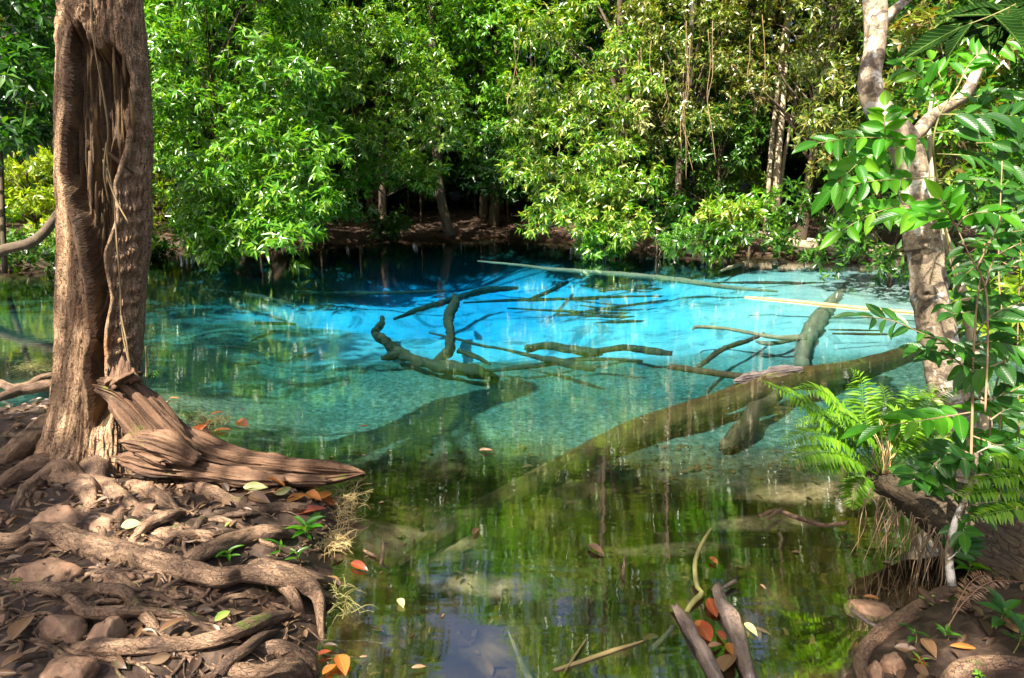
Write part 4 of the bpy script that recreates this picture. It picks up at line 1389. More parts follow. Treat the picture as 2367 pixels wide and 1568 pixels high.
log('7', [(1510, 1424, 6), (1575, 1325, 12), (1648, 1216, 6)], .010, 'floating_leaf_blade', 'short yellow strip crossing the long one', 'stick_yellow', 'leaf', seed=50)
log('7', [(375, 785, 26, -.02), (385, 720, 26, .02), (393, 632, 22, .06)], .0, 'dead_twig', 'little upright stub at the end of the diagonal log', 'root', 'twig', seed=51)
log('7', [(272, 682, 14), (310, 702, 18), (360, 722, 14)], .01, 'dead_twig', 'short pale stub beside the little upright one', 'root', 'twig', seed=52)
log('7', [(1868, 862, 20, 0), (1872, 800, 20, .03), (1876, 728, 8, .07)], .0, 'dead_twig', 'small upright splinter on the sandy shallows', 'root', 'twig', seed=53)
log('7', [(1160, 1180, 10), (1220, 1320, 26), (1270, 1440, 40), (1310, 1500, 30)], -.05, 'sunken_branch', 'drowned branch under the white sky reflection at the bottom', 'sunken_pale', seed=54)

# fallen logs along the sandy far bank
for pts, lab, mt in [([(960, 70, 30), (1150, 105, 44), (1400, 138, 48), (1590, 160, 46), (1760, 175, 40)], 'longest fallen log on the sandy far bank, sunlit at one end', 'bark_pale'),
                     ([(1000, 52, 26), (1250, 92, 30), (1500, 118, 34), (1790, 140, 34)], 'fallen log lying right behind the longest one on the far bank', 'bark_pale'),
                     ([(1900, 160, 34), (2020, 185, 46), (2150, 205, 40)], 'short bleached log on the sand between the leaning trunk and the sapling', 'sunken_pale'),
                     ([(2180, 420, 90), (2270, 360, 130), (2400, 290, 150), (2600, 240, 150)], 'thick smooth fallen trunk at the picture edge behind the saplings', 'root')]:
    P, r = P3('6', pts, lift=.0)
    P[:, 2] += r * .45
    mb = MB()
    tube(mb, P, r, 14, .1, lump=.08, groove=.1, seed=len(lab))
    tag(mb.build('fallen_log', M[mt]), lab, 'log')

# ------------------------------------------------------------------ the leaning tree, its sapling, the fern stump
D1 = float(at(2215, 1085, .1)[1] * cp - (at(2215, 1085, .1)[2] - CAM_H) * sp)
RT = thing('leaning_tree', 'leaning mottled pale barked tree with a dark knot, forking beside the ferns', 'tree', at(2215, 1085, .1))


def both(l4, l6):
    return [(*K4(a, b_), c / 2.233) for a, b_, c in l4] + [(*K6(a, b_), c / 2.0405) for a, b_, c in l6]


def limb(mb, pts, depth, sides=20, lump=.05, seed=0, step=.012, groove=0):
    P, r = [], []
    dd_ = depth if isinstance(depth, (list, tuple)) else [depth] * len(pts)
    for (u, v, w), d in zip(pts, dd_):
        P.append(atd(u, v, d))
        r.append(w * 2367 / 2560 / F * d / 2 * .94)
    tube(mb, P, r, sides, step, lump=lump, seed=seed, groove=groove)
    return np.array(P), np.array(r)


mb = MB()
Pt, rt = limb(mb, both([(1480, -900, 95), (1510, -420, 110), (1530, -40, 124), (1537, 100, 128), (1535, 250, 118), (1512, 400, 128), (1508, 470, 136), (1530, 560, 136), (1580, 640, 150), (1650, 730, 172), (1705, 820, 178), (1738, 950, 176), (1755, 1100, 165), (1780, 1250, 180), (1808, 1400, 188)],
                       [(1840, 0, 184), (1870, 200, 170), (1890, 380, 182), (1925, 560, 184), (1965, 760, 192), (2010, 950, 196), (2035, 1100, 205), (2050, 1230, 260), (2060, 1330, 360)]), D1, 48, .09, 3)
mb.build('trunk', M['bark_right'], RT)
mb = MB()
limb(mb, [(*K4(a, b_), c / 2.233) for a, b_, c in [(1700, 790, 70), (1780, 735, 88), (1850, 655, 76), (1950, 592, 70), (2040, 530, 72), (2090, 430, 60), (2130, 330, 52), (2160, 200, 44), (2190, 100, 30), (2250, -60, 24)]], [D1, D1, D1, D1 - .05, D1 - .1, D1 - .12, D1 - .12, D1 - .15, D1 - .2, D1 - .2], 18, .07, 4)
mb.build('limb', M['bark_right'], RT)
mb = MB()
limb(mb, [(*K4(a, b_), c / 2.233) for a, b_, c in [(1550, 130, 70), (1600, 95, 62), (1640, 60, 58), (1720, -10, 50), (1900, -160, 44)]], D1, 16, .06, 5)
mb.build('limb', M['bark_right'], RT)
# a dark knot hole with raised lips
mb = MB()
kp = atd(*K6(1870, 355), D1 - rt[0] * .1)
kc = atd(*K6(1870, 355), D1 - .10)
for q in range(2):
    a = np.linspace(0, 2 * math.pi, 15)
    ring = np.stack([kc[0] + (.038 - .018 * q) * np.cos(a), np.full(15, kc[1] + .012 * q), kc[2] + (.030 - .014 * q) * np.sin(a)], -1)
    tube(mb, ring, .015 - .004 * q, 12, .006, lump=.55, seed=q)
mb.build('knot', M['bark_right'], RT)
CL_RIGHT = ell((-2.5, -1.7, 7.0), (1.4, 1.9, .9), 20, .45, .75, 211)
mb = MB()
grow(mb, Pt[0], np.array([-.4, .6, 7.0]), .08, CL_RIGHT, 12, 212)
mb.build('limb', M['bark_right'], RT)
mb = MB()
clumps(mb, CL_RIGHT, 213, 20, 7, .19, .34)
mb.build('crown', M['leaf_dark'], RT, smooth=True)

SP = thing('thin_sapling', 'thin pale crooked sapling stem rising close behind the leaning mottled tree', 'sapling', atd(*K6(2130, 1250), D1 + .1))
mb = MB()
limb(mb, both([(1860, 500, 16), (1838, 650, 22), (1838, 760, 24), (1850, 900, 26), (1856, 1060, 28), (1900, 1220, 33), (1940, 1350, 38), (1990, 1500, 43)], [(1950, 50, 40), (2000, 170, 44), (2050, 330, 44), (2082, 500, 44), (2125, 700, 50), (2160, 850, 54), (2172, 1050, 58), (2135, 1260, 70), (2110, 1380, 80)]), D1 + .12, 12, .08, 6)
mb.build('stem', M['bark_pale'], SP)

ST = thing('fern_stump', 'black rotting stump overhanging the water with bright ferns growing on its tip', 'stump', at(*K8(1700, 1000), 0))
mb = MB()
limb(mb, [(*K8(a, b_), c / 2.2533) for a, b_, c in [(2500, 1120, 560), (2150, 960, 520), (1900, 820, 440), (1680, 690, 370), (1480, 580, 300), (1320, 500, 230), (1210, 455, 150), (1130, 440, 60)]], [2.75, 2.8, 2.85, 2.95, 3.02, 3.05, 3.08, 3.08], 40, .16, 7, .015, .12)
mb.build('stump_body', M['stump'], ST)
mb = MB()
R = random.Random(3)
for k in range(70):
    u, v = R.uniform(1120, 1620), 0
    v = 470 + (u - 1120) * .62 + R.uniform(-10, 60)
    d = 3.0 - (u - 1120) / 500 * .12 - R.uniform(0, .16)
    p0 = atd(*K8(u, v), d)
    ln = R.uniform(.10, .34)
    e = p0 + np.array([R.uniform(-.07, .07), R.uniform(-.05, .05), -ln])
    tube(mb, [p0, (p0 + e) / 2 + np.array([R.uniform(-.04, .04), R.uniform(-.03, .03), .02]), e], [.003, .0022, .001], 4, .04, seed=k)
mb.build('hanging_rootlet', M['twig'], ST)

# thick roots of the bank below it
for k, (pts, lab) in enumerate([([(1640, 1075, 80), (1560, 1110, 92), (1450, 1170, 92, .02), (1330, 1240, 92, .03), (1230, 1310, 86, .03), (1150, 1385, 80, .03), (1118, 1450, 78, .02), (1110, 1520, 74, .01), (1150, 1620, 66)], 'thick smooth root curving round from under the black stump to the bottom edge'),
                                 ([(1600, 1620, 110), (1640, 1560, 112), (1690, 1515, 104, .02), (1790, 1488, 96, .02), (1920, 1480, 84, .01), (2050, 1490, 70)], 'short mossy root in the corner below the glossy seedlings')]):
    P, r = P3('8', pts)
    mb = MB()
    tube(mb, P, r, 18, .012, lump=.10, groove=.05, seed=70 + k, lf=5)
    tag(mb.build('bank_root', M['root']), lab, 'root')
rock('8', 1310, 1450, 150, 230, 'cracked brown stone inside the bend of the thick smooth root', 21, None)
rock('8', 1195, 1490, 90, 200, 'narrow stone leaning against the thick smooth root', 22, None)
o = rock('8', 1200, 1180, 280, 120, 'low wet stony mud patch with a leaf on it by the thick smooth root', 23, None)

# ------------------------------------------------------------------ leafy plants close to the camera
CAMV = CAM


def spray(mb_leaf, mb_stem, pts, n, L, wid=.42, seed=0, face=.35, term=True, hi=True, sr=.0022, ang=55, start=.12):
    """a twig (world points) with n pairs of leaves"""
    R = np.random.RandomState(seed)
    S = spline(np.asarray(pts, float), 24)
    tube(mb_stem, S, np.linspace(sr * 1.5, sr * .6, 24), 6, .02, seed=seed)
    T = unit(np.gradient(S, axis=0))
    P, D, N, Ls = [], [], [], []
    for k in range(n):
        f = start + (1 - start) * (k + .5) / n
        i = int(f * 23)
        view = unit(CAMV - S[i])
        up = unit(np.array([0, 0, 1]) * (1 - face) + view * face + R.normal(size=3) * .12)
        side = unit(np.cross(T[i], up))
        for sgn in (-1, 1):
            a = rad(ang + R.uniform(-15, 15))
            d = T[i] * math.cos(a) + side * sgn * math.sin(a) + np.array([0, 0, -.18 * R.rand()])
            P.append(S[i])
            D.append(d)
            N.append(unit(up + R.normal(size=3) * .28))
            Ls.append(L * (.75 + .45 * R.rand()) * (1 - .25 * abs(f - .55)))
    if term:
        P.append(S[-1])
        D.append(T[-1] + [0, 0, -.1])
        N.append(unit(np.array([0, 0, 1 - face]) + unit(CAMV - S[-1]) * face))
        Ls.append(L * 1.1)
    Ls = np.array(Ls)
    leaves(mb_leaf, np.array(P), np.array(D), np.array(N), Ls, Ls * wid, hi)


def plant(name, label, cat, base, crop_, stems, sprays, depth, lm, sm, seed=0, wid=.42, group=None):
    fn, k = KS[crop_]
    t = thing(name, label, cat, base, group)
    for i, (pts, w) in enumerate(stems):
        mb = MB()
        P = [atd(*fn(q[0], q[1]), depth + (q[2] if len(q) > 2 else 0)) for q in pts]
        tube(mb, P, np.linspace(w, w * .5, len(P)) / k * (2367 / 2560) / F * depth / 2, 8, .03, lump=.06, seed=seed + i)
        mb.build('stem', M[sm], t)
    for i, sp_ in enumerate(sprays):
        pts, n, Lp = sp_[:3]
        kw = sp_[3] if len(sp_) > 3 else {}
        dz = kw.pop('d', 0)
        m_ = kw.pop('mat', lm)
        Rr = random.Random(seed * 31 + i)
        P = [atd(*fn(q[0], q[1]), depth + dz + Rr.uniform(-.05, .05) + (q[2] if len(q) > 2 else 0)) for q in pts]
        ml, ms = MB(), MB()
        kw.setdefault('wid', wid)
        spray(ml, ms, P, n + 2, .74 * Lp / k * (2367 / 2560) / F * (depth + dz), seed=seed * 31 + i, **kw)
        o = ms.build('twig', M[sm], t)
        ml.build('leaves', M[m_], o)
    return t


plant('broadleaf_sapling', 'sapling with big oval translucent leaves spread in front of the leaning mottled tree', 'sapling', atd(*K4(1860, 1500), 3.1), '4',
      [([(2010, 1600, .2), (1930, 1300, .15), (1880, 1000, .1), (1860, 800, 0), (1900, 640, 0), (2000, 480, 0)], 16)],
      [([(1870, 745), (1740, 778), (1590, 770), (1400, 772), (1215, 800)], 6, 190, dict(face=.5)),
       ([(1592, 775), (1590, 690), (1592, 596)], 2, 150, dict(face=.95, ang=68, start=.3, wid=.5)),
       ([(1830, 790), (1630, 830), (1500, 872), (1400, 950), (1290, 1060)], 6, 215, dict(face=.55)),
       ([(1860, 990), (1720, 1000), (1560, 1008), (1430, 1030), (1320, 1085)], 6, 170, dict(face=.5)),
       ([(1880, 1130), (1700, 1150), (1560, 1180), (1440, 1235), (1350, 1290)], 5, 200, dict(face=.6)),
       ([(1700, 850), (1560, 900), (1480, 990), (1420, 1110)], 5, 170, dict(face=.5, d=.15)),
       ([(1900, 640), (2050, 640), (2200, 640), (2330, 650)], 5, 230, dict(face=.5, mat='leaf_gloss')),
       ([(1870, 745), (2050, 720), (2220, 700), (2420, 690)], 6, 220, dict(face=.4, mat='leaf_gloss')),
       ([(1880, 860), (2050, 870), (2200, 900), (2400, 960)], 6, 220, dict(face=.5, mat='leaf_gloss')),
       ([(1900, 620), (1850, 500), (1780, 420), (1690, 370)], 4, 160, dict(face=.5)),
       ([(1950, 540), (1900, 430), (1850, 340), (1760, 330)], 4, 150, dict(face=.4)),
       ([(2000, 480), (2060, 360), (2150, 280), (2300, 220)], 5, 190, dict(face=.5)),
       ([(1880, 1000), (2000, 1010), (2150, 1050), (2380, 1060)], 6, 190, dict(face=.4, mat='leaf_gloss', d=.3)),
       ([(1960, 560), (2100, 540), (2230, 520), (2400, 560)], 5, 190, dict(face=.4, mat='leaf_gloss', d=.2)),
       ([(2100, 800, .2), (2230, 800, .2), (2400, 820, .2)], 5, 200, dict(face=.4, mat='leaf_gloss', d=.3)),
       ], 3.0, 'leaf_big', 'stem_green', 3)
plant('broadleaf_sapling', 'sapling with bright green ragged leaves held flat in front of the pale thin stem', 'sapling', atd(*K4(2190, 1900), 2.5), '4',
      [([(2150, 2300), (2165, 1900), (2150, 1600), (2060, 1420), (1990, 1265)], 12)],
      [([(1990, 1265), (1880, 1205), (1760, 1192), (1690, 1200)], 3, 230, dict(face=.35, ang=50)),
       ([(1990, 1265), (2050, 1205), (2170, 1185), (2300, 1200)], 4, 190, dict(face=.45)),
       ([(1985, 1262), (1940, 1180), (1900, 1110)], 2, 190, dict(face=.7)),
       ([(2100, 1500), (2180, 1350), (2250, 1240), (2360, 1180)], 4, 160, dict(face=.4)),
       ([(2150, 1600), (2200, 1450), (2300, 1380), (2420, 1330)], 4, 160, dict(face=.4, mat='leaf_gloss'))], 2.35, 'leaf_big', 'twig', 5)
plant('glossy_shrub', 'shrub with dark glossy pointed leaves in tiers right beside the ferns', 'shrub', atd(*K6(2095, 1500), 2.55), '6',
      [([(2085, 1560), (2095, 1250), (2105, 900), (2110, 650), (2125, 430), (2150, 240), (2165, 100)], 15), ([(2200, 1300, .1), (2195, 1000, .1), (2225, 820, .1), (2265, 700, .1), (2290, 600, .1)], 13)],
      [([(2110, 650), (1980, 610), (1850, 560), (1700, 495), (1540, 470)], 7, 190, dict(wid=.28, face=.25)),
       ([(2110, 760), (2000, 690), (1900, 650), (1830, 645)], 4, 190, dict(face=.3)),
       ([(2105, 960), (1960, 985), (1800, 1010), (1600, 1040)], 5, 230, dict(face=.35, mat='leaf_big')),
       ([(2120, 560), (2200, 470), (2300, 420), (2420, 390)], 4, 230, dict(face=.35)),
       ([(2265, 700), (2220, 720), (2150, 740), (2080, 750)], 2, 200, dict(face=.6, wid=.6)),
       ([(2110, 620), (2200, 600), (2300, 620), (2420, 640)], 4, 220, dict(face=.4)),
       ([(2100, 1180), (2030, 1150), (1950, 1190), (1890, 1250)], 4, 190, dict(face=.5)),
       ([(2195, 1000), (2280, 950), (2380, 960), (2460, 990)], 4, 200, dict(face=.4)),
       ([(2100, 1080), (2200, 1120), (2300, 1180), (2420, 1200)], 5, 200, dict(face=.45)),
       ([(2100, 880), (2180, 900), (2290, 860), (2400, 800)], 4, 190, dict(face=.4)),
       ([(2090, 1300), (2000, 1290), (1900, 1300), (1800, 1270)], 4, 190, dict(face=.4)),
       ([(2160, 120), (2230, 60), (2320, 40), (2420, 20)], 4, 190, dict(face=.4))], 2.5, 'leaf_gloss', 'twig', 7, wid=.40)
plant('shade_tinted_leaves', 'large leaves darkened near black with painted shade, hanging in the top corner close to the camera', 'branch', atd(*K4(2700, -200), 1.7), '4',
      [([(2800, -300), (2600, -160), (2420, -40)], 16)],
      [([(2500, -90), (2330, 20), (2180, 90), (2020, 150)], 4, 380, dict(face=.55, wid=.36)), ([(2480, -60), (2380, 60), (2250, 130), (2130, 150)], 3, 260, dict(face=.7, wid=.5)), ([(2500, -100), (2440, 0), (2350, 60), (2260, 100)], 4, 330, dict(face=.4))], 1.7, 'leaf_shade_tint', 'stem_green', 9)
plant('broadleaf_sapling', 'low sapling with drooping glossy leaves over the black stump', 'sapling', atd(*K8(1640, 1060), 2.45), '8',
      [([(1620, 1040), (1605, 900), (1620, 760), (1660, 640), (1730, 480), (1760, 300)], 50)],
      [([(1660, 640), (1720, 600), (1800, 580), (1900, 570)], 3, 190, dict(face=.6)), ([(1650, 660), (1680, 700), (1690, 760)], 2, 170, dict(face=.7)),
       ([(1700, 560), (1580, 480), (1480, 440), (1400, 450)], 4, 170, dict(face=.45)), ([(1740, 430), (1820, 420), (1920, 440), (2060, 440)], 4, 190, dict(face=.4)),
       ([(1740, 360), (1680, 330), (1640, 330)], 2, 190, dict(face=.6)), ([(1760, 300), (1850, 260), (1960, 260), (2060, 300)], 4, 190, dict(face=.4)), ([(1600, 900), (1660, 850), (1700, 780)], 2, 170, dict(face=.6))], 2.45, 'leaf_gloss', 'bark_right', 11)


R = random.Random(61)
sp_ = []
for k in range(22):
    v0 = R.uniform(900, 2750)
    u0 = R.uniform(2180, 2300)
    dr = R.choice([-1, -1, 1])
    ln_ = R.uniform(170, 300)
    sp_.append(([(u0, v0, R.uniform(0, .5)), (u0 + dr * ln_ * .5, v0 - R.uniform(10, 70)), (u0 + dr * ln_, v0 - R.uniform(-60, 50))], 3, R.uniform(130, 190), dict(face=R.uniform(.3, .6), mat=R.choice(['leaf_gloss', 'leaf_gloss', 'leaf_big']))))
plant('glossy_shrub', 'dense shrub of dark leaves lining the picture edge from the forked limb to the corner', 'shrub', atd(*K4(2260, 3300), 2.9), '4',
      [([(2260, 3300), (2220, 2600), (2260, 2000), (2225, 1500), (2245, 900)], 12), ([(2290, 3300), (2340, 2600), (2330, 2000), (2350, 1300)], 10)], sp_, 2.9, 'leaf_gloss', 'twig', 13)


# ferns
def frond(mb, pts, n, L, wid=.2, seed=0, sr=.0016, face=.3, t0=.22):
    R = np.random.RandomState(seed)
    S = spline(np.asarray(pts, float), 40)
    tube(mb, S, np.linspace(sr * 1.5, sr * .5, 40), 5, .02, seed=seed)
    T = unit(np.gradient(S, axis=0))
    f = t0 + (1 - t0) * (np.arange(n) + .5) / n
    i = (f * 39).astype(int)
    prof = np.clip(np.sin(math.pi * (.18 + .82 * (f - t0) / (1 - t0))) ** .7, .12, 1)
    for sgn in (-1, 1):
        view = unit(CAMV - S[i])
        up = unit(np.array([0, 0, 1 - face]) + view * face)
        side = unit(np.cross(T[i], up)) * sgn
        D = unit(side + T[i] * .35 + np.array([0, 0, -.12]) + R.normal(size=side.shape) * .08)
        leaves(mb, S[i], D, up + R.normal(size=up.shape) * .15, L * prof * (.9 + .2 * R.rand(n)), L * prof * wid)


def fern(label, base, fronds, L, n, lm='fern', group=None, wid=.24, seed=0, name='fern', **kw):
    t = thing(name, label, 'fern', base, group)
    for k, pts in enumerate(fronds):
        mb = MB()
        frond(mb, pts, n, L, wid, seed + k, **kw)
        mb.build('frond', M[lm], t, smooth=True)
    return t


A = lambda *pts: [atd(*p) for p in pts]
fern('brightest sunlit fern arching out from the tip of the black stump', atd(2035, 1098, 3.05), [
    A((2035, 1095, 3.05), (1960, 1010, 3.0), (1860, 930, 2.95), (1752, 876, 2.9)), A((2030, 1095, 3.03), (1960, 1028, 2.98), (1880, 1003, 2.92), (1793, 1028, 2.88)),
    A((2030, 1100, 3.02), (1970, 1066, 2.95), (1905, 1066, 2.9), (1858, 1098, 2.85)), A((2035, 1092, 3.05), (2010, 1000, 3.05), (1985, 945, 3.05), (1947, 925, 3.05)),
    A((2040, 1090, 3.05), (2040, 990, 3.1), (2045, 920, 3.1), (2033, 884, 3.12)), A((2045, 1090, 3.05), (2080, 980, 3.1), (2105, 915, 3.15), (2100, 886, 3.2)),
    A((2050, 1090, 3.05), (2110, 975, 3.08), (2165, 915, 3.1), (2225, 898, 3.12)), A((2045, 1092, 3.05), (2100, 1015, 3.0), (2150, 968, 2.95), (2215, 968, 2.9)),
    A((2035, 1090, 3.05), (1955, 985, 3.1), (1890, 965, 3.15), (1830, 985, 3.2)), A((2030, 1105, 3.05), (1995, 1110, 3.0), (1978, 1130, 2.98), (1970, 1180, 2.96)),
    A((2045, 1090, 3.05), (2075, 1020, 2.98), (2070, 960, 2.95), (2040, 930, 2.9)), A((2045, 1090, 3.05), (2130, 1030, 3.1), (2190, 1010, 3.1), (2260, 1020, 3.1)),
    A((2040, 1090, 3.05), (2010, 1010, 2.95), (1960, 960, 2.9), (1900, 950, 2.86)), A((2045, 1090, 3.05), (2070, 1000, 3.12), (2130, 930, 3.2), (2160, 880, 3.25)),
    A((2035, 1090, 3.02), (1975, 990, 2.95), (1900, 905, 2.9), (1820, 905, 2.85)), A((2038, 1090, 3.02), (2000, 960, 3.0), (1990, 880, 3.0), (1965, 850, 3.0)), A((2030, 1098, 3.0), (1940, 1050, 2.9), (1860, 1050, 2.84), (1800, 1080, 2.8))], .088, 34, t0=.26, wid=.19)
mb = MB()
R = random.Random(8)
for k in range(16):
    u = R.uniform(2015, 2110)
    p0 = atd(2035 + R.uniform(-15, 25), 1095, 3.03)
    e = atd(u, R.uniform(960, 1060), 3.0)
    tube(mb, [p0, (p0 + e) / 2 + np.array([R.uniform(-.02, .02), 0, .02]), e], [.003, .0025, .0015], 5, .03, seed=k)
tag(mb.build('dry_fern_stalks', M['straw']), 'bare straw coloured stalks standing among the brightest fern', 'stalks')
fern('feathery fern reaching in from the picture edge above the black stump', atd(2450, 1120, 2.4), [
    A((2450, 1115, 2.4), (2370, 1098, 2.4), (2290, 1104, 2.4), (2228, 1124, 2.4)), A((2450, 1150, 2.4), (2350, 1132, 2.4), (2270, 1136, 2.4), (2190, 1152, 2.4)),
    A((2450, 1190, 2.35), (2370, 1175, 2.35), (2300, 1185, 2.35), (2240, 1200, 2.35)), A((2450, 1140, 2.4), (2400, 1090, 2.4), (2330, 1060, 2.4), (2270, 1060, 2.4))], .06, 26, seed=20)
fern('curled brown dead fern under the black stump', atd(2225, 1390, 2.3), [A((2190, 1450, 2.2), (2230, 1390, 2.2), (2290, 1345, 2.2), (2360, 1345, 2.2)), A((2200, 1420, 2.25), (2240, 1350, 2.25), (2280, 1330, 2.25), (2300, 1360, 2.25))], .035, 26, 'leaf_brown', seed=30, wid=.14)
for lab, u, v, d, sc in [('pale green fern between the far shrubs, higher one', 1605, 500, 14.3, 1), ('green fern low on the far bank by the water', 1556, 552, 13.6, .8)]:
    R = random.Random(u)
    b = atd(u, v + 22, d)
    b[2] = max(hz(b[0], b[1]), .05)
    fr = []
    for k in range(11):
        a = k / 11 * 6.28
        l = R.uniform(.45, .8) * sc
        hh = R.uniform(.35, 1.0) * sc
        fr.append([b, b + np.array([math.cos(a) * l * .35, math.sin(a) * l * .35, hh * .75]), b + np.array([math.cos(a) * l * .75, math.sin(a) * l * .75, hh * .95]), b + np.array([math.cos(a) * l, math.sin(a) * l, hh * .72])])
    fern(lab, b, fr, .13 * sc, 20, 'leaf_bush', seed=u, sr=.006, wid=.16)

# palm behind the leaning tree
b = gnd(2190, 610)
t = thing('fan_palm', 'dark feathery palm behind the leaning mottled tree', 'palm', b)
mb = MB()
tube(mb, [b - [0, 0, .2], b + [.05, 0, 1.2], b + [.1, 0, 2.3]], [.12, .1, .09], 10, .1, lump=.15)
mb.build('trunk', M['bark_dark'], t)
R = random.Random(77)
for k in range(13):
    a = k / 13 * 6.28 + R.uniform(-.15, .15)
    l = R.uniform(1.8, 2.6)
    c0 = b + [.1, 0, 2.3]
    h = R.uniform(.5, 1.9)
    mb = MB()
    frond(mb, [c0, c0 + np.array([math.cos(a) * l * .4, math.sin(a) * l * .4, h * .8]), c0 + np.array([math.cos(a) * l * .8, math.sin(a) * l * .8, h * .8]), c0 + np.array([math.cos(a) * l, math.sin(a) * l, h * .3])], 34, .55, .07, k, .012, .1)
    mb.build('frond', M['leaf_dark'], t, smooth=True)

# seedlings


def seedling(crop_, u, v, size, n, lm, label, seed, wid=.3, name='seedling'):
    fn, k = KS[crop_]
    p = gnd(*fn(u, v), water=True)
    fw = p[1] * cp - (p[2] - CAM_H) * sp
    L = size / k * (2367 / 2560) / F * fw
    R = np.random.RandomState(seed)
    t = thing(name, label, 'seedling', p)
    tip = p + np.array([R.uniform(-.02, .02), -.01, L * .9])
    mb = MB()
    tube(mb, [p - [0, 0, .01], (p + tip) / 2 + [.005, 0, 0], tip], [.0025, .002, .0015], 6, .01, seed=seed)
    mb.build('stem', M['stem_green'], t)
    a = np.arange(n) * 2.4 + R.rand() * 6
    D = np.stack([np.cos(a), np.sin(a), .25 + .5 * R.rand(n)], -1)
    q = tip - np.array([0, 0, 1]) * (np.arange(n) / n * L * .6)[:, None]
    mb = MB()
    Ls = L * (.7 + .5 * R.rand(n))
    leaves(mb, q, D, np.array([0, 0, 1]) + .2 * R.normal(size=D.shape), Ls, Ls * wid, True)
    mb.build('leaves', M[lm], t)


seedling('2', 1055, 1040, 75, 8, 'leaf_bush', 'little seedling with narrow leaves beside the long thick root', 1, .24)
seedling('2', 1410, 940, 100, 11, 'leaf_big', 'bushiest seedling at the tip of the forked root by the water', 2)
seedling('2', 1365, 1040, 70, 6, 'leaf_bush', 'seedling under the end of the forked root', 3)
seedling('2', 1270, 1010, 70, 4, 'leaf_big', 'sparse seedling with long leaves leaning from the forked root', 4, .24)
seedling('2', 115, 1135, 40, 7, 'fern', 'tiny feathery sprout on the largest brown stone', 5, .25)
seedling('8', 1860, 1290, 160, 7, 'leaf_gloss', 'largest glossy seedling with drooping dark leaves in the corner', 6, .36)
seedling('8', 1600, 1350, 80, 5, 'leaf_bush', 'small bright seedling above the leaf litter', 7, .36)
seedling('8', 1400, 1500, 60, 9, 'fern', 'fine leaved sprout beside the cracked brown stone', 8, .2)
seedling('8', 1420, 1370, 110, 4, 'leaf_gloss', 'upright seedling standing just above the bend of the thick root', 9, .36)
seedling('8', 1690, 1010, 130, 7, 'leaf_big', 'seedling with long light leaves at the foot of the low sapling', 10, .3)
seedling('8', 1480, 1160, 60, 3, 'leaf_lime', 'small pale leaved sprout on top of the thick smooth root', 11, .4)
seedling('8', 1780, 1560, 40, 6, 'leaf_bush', 'tiny seedling on the short mossy root', 12, .4)
seedling('8', 1960, 1430, 150, 5, 'leaf_gloss', 'seedling with broad leaves cut off at the corner of the picture', 13, .4)

# ------------------------------------------------------------------ fallen leaves one can tell apart


def fallen(crop_, u, v, L, ang, lm, label, wid=.42, group=None, lift=.012, water=True, tilt=.25):
    fn, k = KS[crop_]
    p = gnd(*fn(u, v), water=water)
    p2 = at(*fn(u + L * .5 * math.cos(rad(ang)), v - L * .5 * math.sin(rad(ang))), p[2])
    d = (p2 - p)
    l = np.linalg.norm(d) * 2
    mb = MB()
    R = np.random.RandomState(int(u * 7 + v))
    leaves(mb, p - unit(d) * l / 2 + [0, 0, lift], unit(d) + [0, 0, .10], np.array([0, -.25, 1]) + R.normal(size=3) * tilt, l, l * wid, True)
    o = mb.build('fallen_leaf', M[lm])
    return tag(o, label, 'leaf', group)


fallen('2', 605, 897, 95, 10, 'leaf_cream', 'round pale cream leaf lying between two roots below the tree foot', .62, lift=.03)
fallen('2', 1025, 1318, 90, 35, 'leaf_lime', 'oval pale green leaf lying above the lowest long root', .45, lift=.03)
fallen('2', 1052, 872, 50, 35, 'leaf_lime', 'small curled green leaf on dark mud between thin roots', .3)
fallen('2', 75, 880, 80, 40, 'leaf_brown', 'pale brown leaf on the long main root at the picture edge', .5, lift=.04)
fallen('2', 110, 1370, 150, 55, 'leaf_brown', 'large brown leaf in the bottom corner below the stones', .45, lift=.03)
fallen('2', 80, 1520, 150, 30, 'leaf_brown', 'brown curled leaf at the lower picture corner', .4, lift=.03)
fallen('2', 800, 1357, 150, 30, 'leaf_brown', 'long tan leaf propped on the lowest long root', .3, lift=.03)
fallen('2', 640, 1380, 70, 60, 'leaf_brown', 'narrow tan leaf between the narrow stone and the long tan leaf', .35, lift=.02)
fallen('2', 465, 785, 60, 20, 'leaf_brown', 'small pale leaf on mud at the tree foot', .6)
fallen('2', 1420, 822, 170, 12, 'leaf_red', 'long red leaf at the water edge under the leaf pile', .25, lift=.02)
fallen('2', 510, 635, 60, 15, 'leaf_brown', 'dull leaf in the gap between tree foot and rotten log', .5)
R = random.Random(6)
for k in range(16):
    u, v = R.uniform(1150, 1560), 0
    v = 735 + R.uniform(-30, 60) - (u - 1150) * .03
    fallen('2', u, v, R.uniform(70, 120), R.uniform(-30, 40), R.choice(['leaf_orange', 'leaf_orange', 'leaf_brown', 'leaf_cream', 'leaf_red']), 'bright leaf in the heap of orange leaves under the tip of the rotten log', .4, 'heap of orange leaves by the rotten log', lift=.015 + .012 * (k % 4), tilt=.4)
